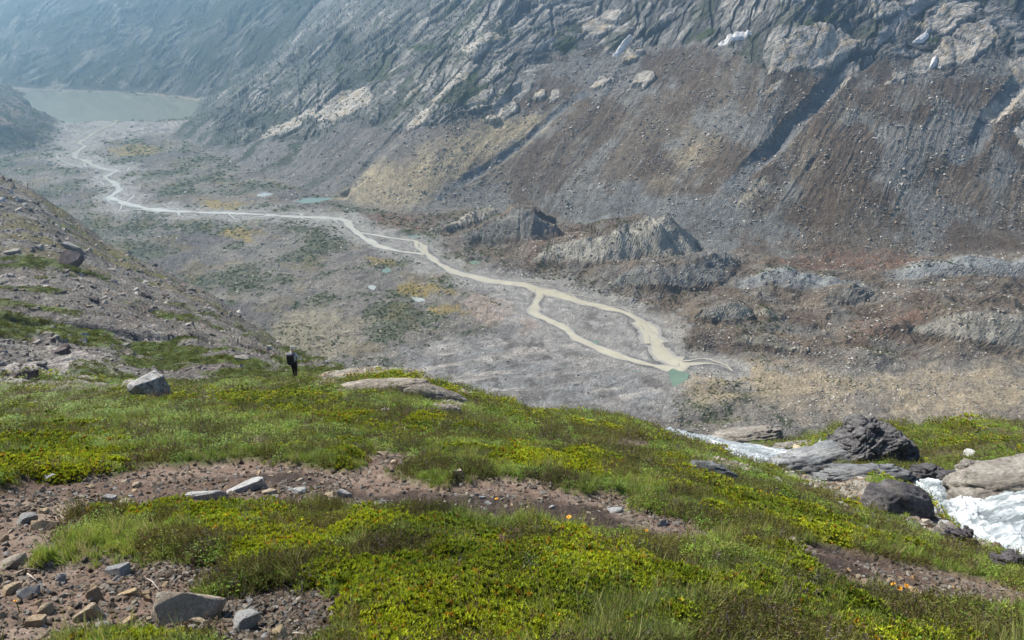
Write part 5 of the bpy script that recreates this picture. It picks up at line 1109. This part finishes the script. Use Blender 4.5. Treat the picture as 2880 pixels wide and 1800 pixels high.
# snow patches on the wall
def drape(name, P, m, label, cat, group, lift=4.0, res=40):
    lo, hi = P.min(0), P.max(0); gx, gy = np.linspace(lo[0], hi[0], res), np.linspace(lo[1], hi[1], res); A, B = np.meshgrid(gx, gy); X_, Y_ = A.ravel(), B.ravel()
    d, _ = seg_dist(X_, Y_, P, True); ins = inside(X_, Y_, P); d = np.where(ins, d, -d); z_ = far_ground(X_, Y_) + lift * np.clip(d / 3, -1.5, 1)
    F_ = grid_faces(res, res); keep = (d[F_] > -4).all(1); F_ = F_[keep]; u_, inv = np.unique(F_, return_inverse=True)
    me = new_mesh(name, np.stack([X_, Y_, z_], -1)[u_], inv.reshape(F_.shape), m); o = link(bpy.data.objects.new(name, me)); return tag(o, label, cat, group)
for p, l in (([(2018,120),(2045,106),(2075,95),(2112,90),(2116,97),(2085,110),(2040,126),(2026,126)], 'long dirty snow patch lying at the foot of the cliffs'), ([(2566,116),(2588,95),(2612,82),(2614,100),(2597,117),(2574,120)], 'small bright snow patch right of the pale chute'), ([(2612,195),(2622,166),(2636,164),(2634,188),(2620,198)], 'narrow snow strip below the bright snow patch'), ([(1722,148),(1745,118),(1772,90),(1782,92),(1760,122),(1735,150)], 'thin white fall of snow in the gully left of the cliffs')):
    drape('snow_patch', F(p), m_snow, l, 'snow', 'snow patches on the rock wall')

# flowers
m_petal = plain_mat('orange_petal', (.70, .31, .02), .6, 60, .15); m_disc = plain_mat('flower_disc', (.35, .13, .01), .8); m_stem = plain_mat('flower_stem', (.10, .14, .03), .7); m_yel = plain_mat('yellow_petal', (.75, .60, .03), .6); m_fluff = plain_mat('pink_fluff', (.42, .24, .24), .9)
def tube(pts, rad, n=5):
    V, Fc = [], []; pts = [Vector(p) for p in pts]
    for i, p in enumerate(pts):
        d = (pts[min(i + 1, len(pts) - 1)] - pts[max(i - 1, 0)]).normalized(); a = d.orthogonal().normalized(); b_ = d.cross(a); r_ = rad[i] if isinstance(rad, (list, tuple)) else rad
        for k in range(n): t_ = 6.283 * k / n; V.append(p + a * (math.cos(t_) * r_) + b_ * (math.sin(t_) * r_))
    for i in range(len(pts) - 1):
        for k in range(n): a = i * n + k; b2 = i * n + (k + 1) % n; Fc.append((a, b2, b2 + n, a + n))
    Fc.append(tuple(range(n))[::-1]); Fc.append(tuple(range((len(pts) - 1) * n, len(pts) * n))); return V, Fc
def petals(np_, l, w_, up):
    V, Fc = [], []
    for k in range(np_):
        a = 6.283 * k / np_ + random.uniform(-.1, .1); d = Vector((math.cos(a), math.sin(a), up)); s_ = Vector((-math.sin(a), math.cos(a), 0)) * w_; i = len(V)
        V += [d * .2 * l - s_ * .4, d * .2 * l + s_ * .4, d * .65 * l + s_ + Vector((0, 0, .05 * l)), d * l, d * .65 * l - s_ + Vector((0, 0, .05 * l))]; Fc += [(i, i + 1, i + 2, i + 3, i + 4)]
    return V, Fc
PET = [raw_mesh('petals', *petals(13, 1, .17, u), m_petal) for u in (.15, .35, -.1)]; YPET = raw_mesh('petals', *petals(6, 1, .3, .7), m_yel)
_bm = bmesh.new(); bmesh.ops.create_icosphere(_bm, subdivisions=2, radius=.34); [setattr(v_, 'co', Vector((v_.co.x, v_.co.y, v_.co.z * .5 + .06))) for v_ in _bm.verts]; DISC = bpy.data.meshes.new('disc'); _bm.to_mesh(DISC); _bm.free(); DISC.materials.append(m_disc)
STEMM = raw_mesh('stem', *tube([(0, 0, 0), (.03, .01, .35), (.02, .03, .7), (0, 0, 1)], [.02, .018, .016, .016]), m_stem)
def flower(px_, py_, dpx, stem, label, group, pm, disc=True):
    p = G([(px_, py_ + 6)])[0]; D = math.sqrt(p[0] ** 2 + p[1] ** 2 + (p[2] - CZ) ** 2); rad = dpx * D / FPX / 2
    dx, dy, dz = ray(px_, py_); n_ = math.sqrt(dx * dx + dy * dy + dz * dz); L_ = D * .975; hd = Vector((dx / n_ * L_, dy / n_ * L_, CZ + dz / n_ * L_)); gz_ = float(hill_ground(np.array([hd.x]), np.array([hd.y]))[0])
    if hd.z - gz_ < .1: hd.z = gz_ + .1
    e = link(bpy.data.objects.new('flower', None)); e.location = (hd.x, hd.y, gz_ - .02); tag(e, label, 'flower', group); h_ = hd.z - gz_ + .02
    a = place('stem', STEMM, (0, 0, 0), (0, 0, random.uniform(0, 6)), (.18, .18, h_)); a.parent = e
    tilt = (random.uniform(.1, .7), random.uniform(-.4, .4), random.uniform(0, 6))
    b_ = place('petals', pm, (0, 0, h_), tilt, (rad,) * 3); b_.parent = e
    if disc: c_ = place('flower_disc', DISC, (0, 0, h_), tilt, (rad,) * 3); c_.parent = e
random.seed(5)
for px_, py_, d_, l in ((243, 1229, 15, 'left one of the two orange flowers above the upper path juniper'), (262, 1227, 14, 'right one of the two orange flowers above the upper path juniper'), (706, 1251, 12, 'single orange flower in the grass above the slabs'), (1396, 1406, 11, 'orange flower standing against the dark peat'), (1600, 1460, 16, 'orange flower at the near edge of the peat'), (1816, 1504, 14, 'orange flower in the grass at the right end of the peat'), (1655, 1593, 13, 'orange flower in the middle of the juniper slope'), (2278, 1459, 12, 'orange flower in the turf above the right path'), (2505, 1662, 13, 'left one of three orange flowers below the right path'), (2525, 1665, 15, 'middle one of three orange flowers below the right path'), (2545, 1660, 14, 'right one of three orange flowers below the right path'), (2232, 1734, 12, 'orange flower in the heath near the bottom edge'), (2874, 1788, 16, 'orange flower in the bottom right corner'), (49, 1706, 8, 'tiny orange flower in the gravel near the bottom left'), (1570, 1262, 10, 'small orange flower in the turf above the peat'), (1480, 1230, 9, 'small orange flower higher in the turf under the crest'), (4, 1252, 10, 'orange flower at the left picture border')):
    flower(px_, py_, d_, .15, l, 'orange daisy flowers', PET[len(l) % 3])
for px_, py_, d_, l in ((725, 1505, 7, 'small yellow flower left of the yellow cluster in the grass'), (805, 1506, 9, 'yellow flower lowest in the cluster beside the juniper'), (833, 1496, 8, 'yellow flower topping the cluster beside the juniper'), (854, 1478, 7, 'small yellow flower in the dry grass above the cluster'), (922, 1455, 7, 'small yellow flower nearest the path edge'), (1062, 1448, 8, 'pale yellow flower in the grass under the white stone')):
    flower(px_, py_, d_, .1, l, 'small yellow flowers', YPET, False)
def fluff(px_, py_, dpx, label):
    p = G([(px_, py_ + 12)])[0]; D = math.sqrt(p[0] ** 2 + p[1] ** 2 + (p[2] - CZ) ** 2); rad = dpx * D / FPX / 2; dx, dy, dz = ray(px_, py_); n_ = math.sqrt(dx * dx + dy * dy + dz * dz); L_ = D * .95
    hd = Vector((dx / n_ * L_, dy / n_ * L_, CZ + dz / n_ * L_)); gz_ = float(hill_ground(np.array([hd.x]), np.array([hd.y]))[0]); h_ = max(hd.z - gz_, .12)
    e = link(bpy.data.objects.new('seed_head', None)); e.location = (hd.x, hd.y, gz_ - .02); tag(e, label, 'flower', 'pink feathery seed heads')
    a = place('stem', STEMM, (0, 0, 0), (0, 0, 0), (.2, .2, h_)); a.parent = e; V, Fc, C = [], [], []
    for k in range(150):
        d = Vector((random.gauss(0, 1), random.gauss(0, 1), random.gauss(.35, 1))).normalized(); blade(V, Fc, C, d * .1 * rad, d * rad * random.uniform(.75, 1.1), .0022, (random.uniform(-.3, .3) * rad, random.uniform(-.3, .3) * rad, 0), (1, 1, 1), (1, 1, 1), 2)
    b_ = place('feathery_head', raw_mesh('feathery_head', V, Fc, m_fluff), (0, 0, h_)); b_.parent = e
fluff(1452, 1494, 34, 'larger pink feathery seed head in the dry grass'); fluff(1411, 1516, 30, 'smaller pink feathery seed head left of the larger one')
# dead twigs
m_twig = plain_mat('dead_wood', (.34, .29, .25), .9, 30, .25)
for pts, l in ((((42, 1618), (75, 1606), (115, 1610)), 'grey bent dead twig lying on the soil under the turf edge'), (((78, 1617), (92, 1628), (107, 1642)), 'straight pale dead twig below the bent one'), (((405, 1628), (430, 1640), (450, 1668)), 'crooked dead root right of the orange pair'), (((812, 1789), (835, 1786), (855, 1792)), 'short dead twig at the bottom edge of the soil')):
    q = G(pts); V, Fc = tube([Vector(c) + Vector((0, 0, .012 + .006 * i)) for i, c in enumerate(q)], [.006, .0055, .003], 6); o = link(bpy.data.objects.new('dead_twig', raw_mesh('dead_twig', V, Fc, m_twig, smooth=True))); tag(o, l, 'twig')

# ---------------------------------------------------------------- the walker
m_shirt = plain_mat('grey_shirt', (.42, .45, .47), .85, 40, .1); m_pants = plain_mat('dark_trousers', (.012, .013, .018), .85, 40, .2); m_skin = plain_mat('skin', (.42, .24, .17), .6); m_hair = plain_mat('grey_hair', (.50, .47, .42), .8, 90, .25); m_boot = plain_mat('boot', (.02, .018, .016), .7); m_pack = plain_mat('pack_cloth', (.016, .017, .022), .75, 50, .25); m_packg = plain_mat('pack_trim', (.10, .10, .115), .7); m_pole = plain_mat('pole_metal', (.16, .12, .06), .4)
PW = G([(832, 1066)])[0]
dW = math.sqrt(PW[0] ** 2 + PW[1] ** 2 + (PW[2] - CZ) ** 2); HW_ = 80 * dW / FPX / math.cos(R(30)); sW = HW_ / 1.75
J = {  # joints: x right, y forward, z up, skin radius
 'pel': (0, 0, .96, .135), 'wst': (0, .01, 1.10, .125), 'chs': (0, .02, 1.30, .155), 'nkb': (0, .03, 1.46, .075), 'nck': (.01, .05, 1.53, .055), 'hd0': (.015, .07, 1.60, .075), 'hd1': (.02, .08, 1.70, .082),
 'shl': (-.17, .02, 1.40, .072), 'ell': (-.27, .0, 1.14, .050), 'wrl': (-.25, .16, .97, .036), 'hnl': (-.24, .22, .93, .036), 'shr': (.17, .02, 1.40, .072), 'elr': (.30, .02, 1.16, .050), 'wrr': (.33, .20, 1.06, .036), 'hnr': (.34, .26, 1.03, .036),
 'hpl': (-.09, 0, .90, .105), 'knl': (-.075, .05, .50, .066), 'anl': (-.06, -.03, .09, .046), 'tol': (-.06, .12, .035, .036), 'hel': (-.06, -.07, .04, .034), 'hpr': (.09, 0, .90, .105), 'knr': (.06, .07, .51, .066), 'anr': (.035, .01, .09, .046), 'tor': (.045, .16, .035, .036), 'her': (.035, -.03, .04, .034)}
E_ = [('pel', 'wst'), ('wst', 'chs'), ('chs', 'nkb'), ('nkb', 'nck'), ('nck', 'hd0'), ('hd0', 'hd1'), ('chs', 'shl'), ('shl', 'ell'), ('ell', 'wrl'), ('wrl', 'hnl'), ('chs', 'shr'), ('shr', 'elr'), ('elr', 'wrr'), ('wrr', 'hnr'), ('pel', 'hpl'), ('hpl', 'knl'), ('knl', 'anl'), ('anl', 'tol'), ('anl', 'hel'), ('pel', 'hpr'), ('hpr', 'knr'), ('knr', 'anr'), ('anr', 'tor'), ('anr', 'her')]
for sd_, s_ in (('l', -1), ('r', 1)):
    hx, hy, hz, _r_ = J['hn' + sd_]
    for f_, (ox, oy, oz) in enumerate(((.035, .0, -.01), (.022, .035, -.045), (.006, .045, -.05), (-.01, .043, -.05), (-.026, .035, -.042))):
        J['f%d%s' % (f_, sd_)] = (hx - s_ * ox, hy + oy * .6, hz + .01, .011); J['g%d%s' % (f_, sd_)] = (hx - s_ * ox * 1.1, hy + oy + .012, hz + oz * .6, .0095); J['h%d%s' % (f_, sd_)] = (hx - s_ * ox * 1.0, hy + oy * .7, hz + oz * 1.1, .008)
        E_ += [('hn' + sd_, 'f%d%s' % (f_, sd_)), ('f%d%s' % (f_, sd_), 'g%d%s' % (f_, sd_)), ('g%d%s' % (f_, sd_), 'h%d%s' % (f_, sd_))]
names = list(J); me = bpy.data.meshes.new('body'); me.from_pydata([J[k][:3] for k in names], [(names.index(a), names.index(b_)) for a, b_ in E_], [])
tmp = link(bpy.data.objects.new('body_tmp', me)); sk = tmp.modifiers.new('skin', 'SKIN'); sk.use_smooth_shade = True
for v_, k in zip(me.skin_vertices[0].data, names): v_.radius = (J[k][3],) * 2; v_.use_root = (k == 'pel')
ss = tmp.modifiers.new('sub', 'SUBSURF'); ss.levels = 2; ss.render_levels = 2
dg = bpy.context.evaluated_depsgraph_get(); bme = bpy.data.meshes.new_from_object(tmp.evaluated_get(dg)); bpy.data.objects.remove(tmp)
for m in (m_shirt, m_pants, m_skin, m_boot): bme.materials.append(m)
for f in bme.polygons:
    c = f.center; hand = (abs(c.x) > .20 and c.z < 1.04 and c.x < 0) or (c.x > .20 and c.y > .20)
    f.material_index = 2 if (c.z > 1.51 or hand) else 3 if c.z < .13 else 1 if (c.z < 1.0 and abs(c.x) < .21) else 0; f.use_smooth = True
FACE = R(-8)
pe = link(bpy.data.objects.new('person', None)); pe.location = (PW[0], PW[1], PW[2] + .05); pe.rotation_euler = (0, 0, FACE); pe.scale = (sW,) * 3
tag(pe, 'walker seen from behind with grey shirt, dark trousers and trekking poles on the crest', 'person')
o = place('body', bme, (0, 0, 0)); o.parent = pe
def blob(name, c, rad, m, sq=.8, div=3, seed=1, amp=.06, zmin=None):
    bm = bmesh.new(); bmesh.ops.create_icosphere(bm, subdivisions=div, radius=1)
    for v_ in bm.verts:
        k = 1 + amp * float(perlin(np.array([v_.co.x * 3 + seed]), np.array([v_.co.y * 3 + v_.co.z * 2]), seed)[0]); q = v_.co; v_.co = Vector([math.copysign(abs(t_) ** sq, t_) * k * r_ for t_, r_ in zip(q, rad)]) + Vector(c)
    if zmin is not None: bmesh.ops.delete(bm, geom=[v_ for v_ in bm.verts if zmin(v_.co)], context='VERTS')
    me = bpy.data.meshes.new(name); bm.to_mesh(me); bm.free(); me.materials.append(m); me.polygons.foreach_set('use_smooth', np.ones(len(me.polygons), bool)); return me
hair = place('hair', blob('hair', (.02, .055, 1.70), (.098, .108, .115), m_hair, 1, 3, 4, .12, lambda c: c.y > .13 and c.z < 1.73 or c.z < 1.59), (0, 0, 0)); hair.parent = pe
bun = place('hair_bun', blob('hair_bun', (-.02, .02, 1.815), (.05, .05, .045), m_hair, 1, 2, 5, .15), (0, 0, 0)); bun.parent = hair
for nm, c, r_ in (('ear', (-.065, .085, 1.66), (.016, .025, .035)), ('ear', (.105, .085, 1.66), (.016, .025, .035)), ('nose', (.02, .165, 1.66), (.014, .022, .02)), ('eye', (-.012, .152, 1.685), (.012, .008, .009)), ('eye', (.052, .152, 1.685), (.012, .008, .009)), ('mouth', (.02, .150, 1.615), (.024, .008, .007))):
    o = place(nm, blob(nm, c, r_, m_skin if nm in ('ear', 'nose') else m_boot, 1, 2, 1, 0), (0, 0, 0)); o.parent = pe
bp = link(bpy.data.objects.new('backpack', None)); bp.location = pe.location; bp.rotation_euler = pe.rotation_euler; bp.scale = pe.scale; tag(bp, 'tall black backpack on the back of the walker', 'backpack')
for nm, me in (('pack_body', blob('pack_body', (-.03, -.20, 1.20), (.165, .125, .29), m_pack, .45, 4, 7, .05)), ('lid', blob('lid', (-.035, -.20, 1.49), (.17, .135, .065), m_packg, .55, 3, 8, .06)), ('pocket', blob('pocket', (-.03, -.32, 1.10), (.11, .045, .13), m_pack, .5, 3, 9, .05)), ('hip_belt', blob('hip_belt', (0, .0, 1.0), (.19, .155, .04), m_pack, .9, 3, 9, .03))):
    o = place(nm, me, (0, 0, 0)); o.parent = bp
for s_ in (-1, 1):
    V, Fc = tube([(s_ * .11, -.12, 1.42), (s_ * .13, -.02, 1.475), (s_ * .125, .10, 1.44), (s_ * .13, .17, 1.30), (s_ * .15, .10, 1.12), (s_ * .15, -.06, 1.02)], .022, 6); o = place('shoulder_strap', raw_mesh('shoulder_strap', V, Fc, m_packg, smooth=True), (0, 0, 0)); o.parent = bp
def pole(a, b_, label):
    e = link(bpy.data.objects.new('trekking_pole', None)); e.location = pe.location; e.rotation_euler = pe.rotation_euler; e.scale = pe.scale; tag(e, label, 'trekking pole')
    a, b_ = Vector(a), Vector(b_); d = (b_ - a).normalized()
    for nm, q, r_, m in (('grip', [a - d * .06, a + d * .09], .019, m_boot), ('shaft', [a + d * .09, b_ - d * .04], .011, m_pole), ('basket', [b_ - d * .08, b_ - d * .07], .045, m_boot), ('tip', [b_ - d * .04, b_], .005, m_packg)):
        V, Fc = tube(q, r_, 8); o = place(nm, raw_mesh(nm, V, Fc, m, smooth=True), (0, 0, 0)); o.parent = e
pole((.34, .26, 1.04), (.86, .36, -.12), 'trekking pole in the right hand of the walker slanting outwards'); pole((-.24, .24, .94), (-.30, .42, -.20), 'trekking pole in the left hand of the walker held upright')
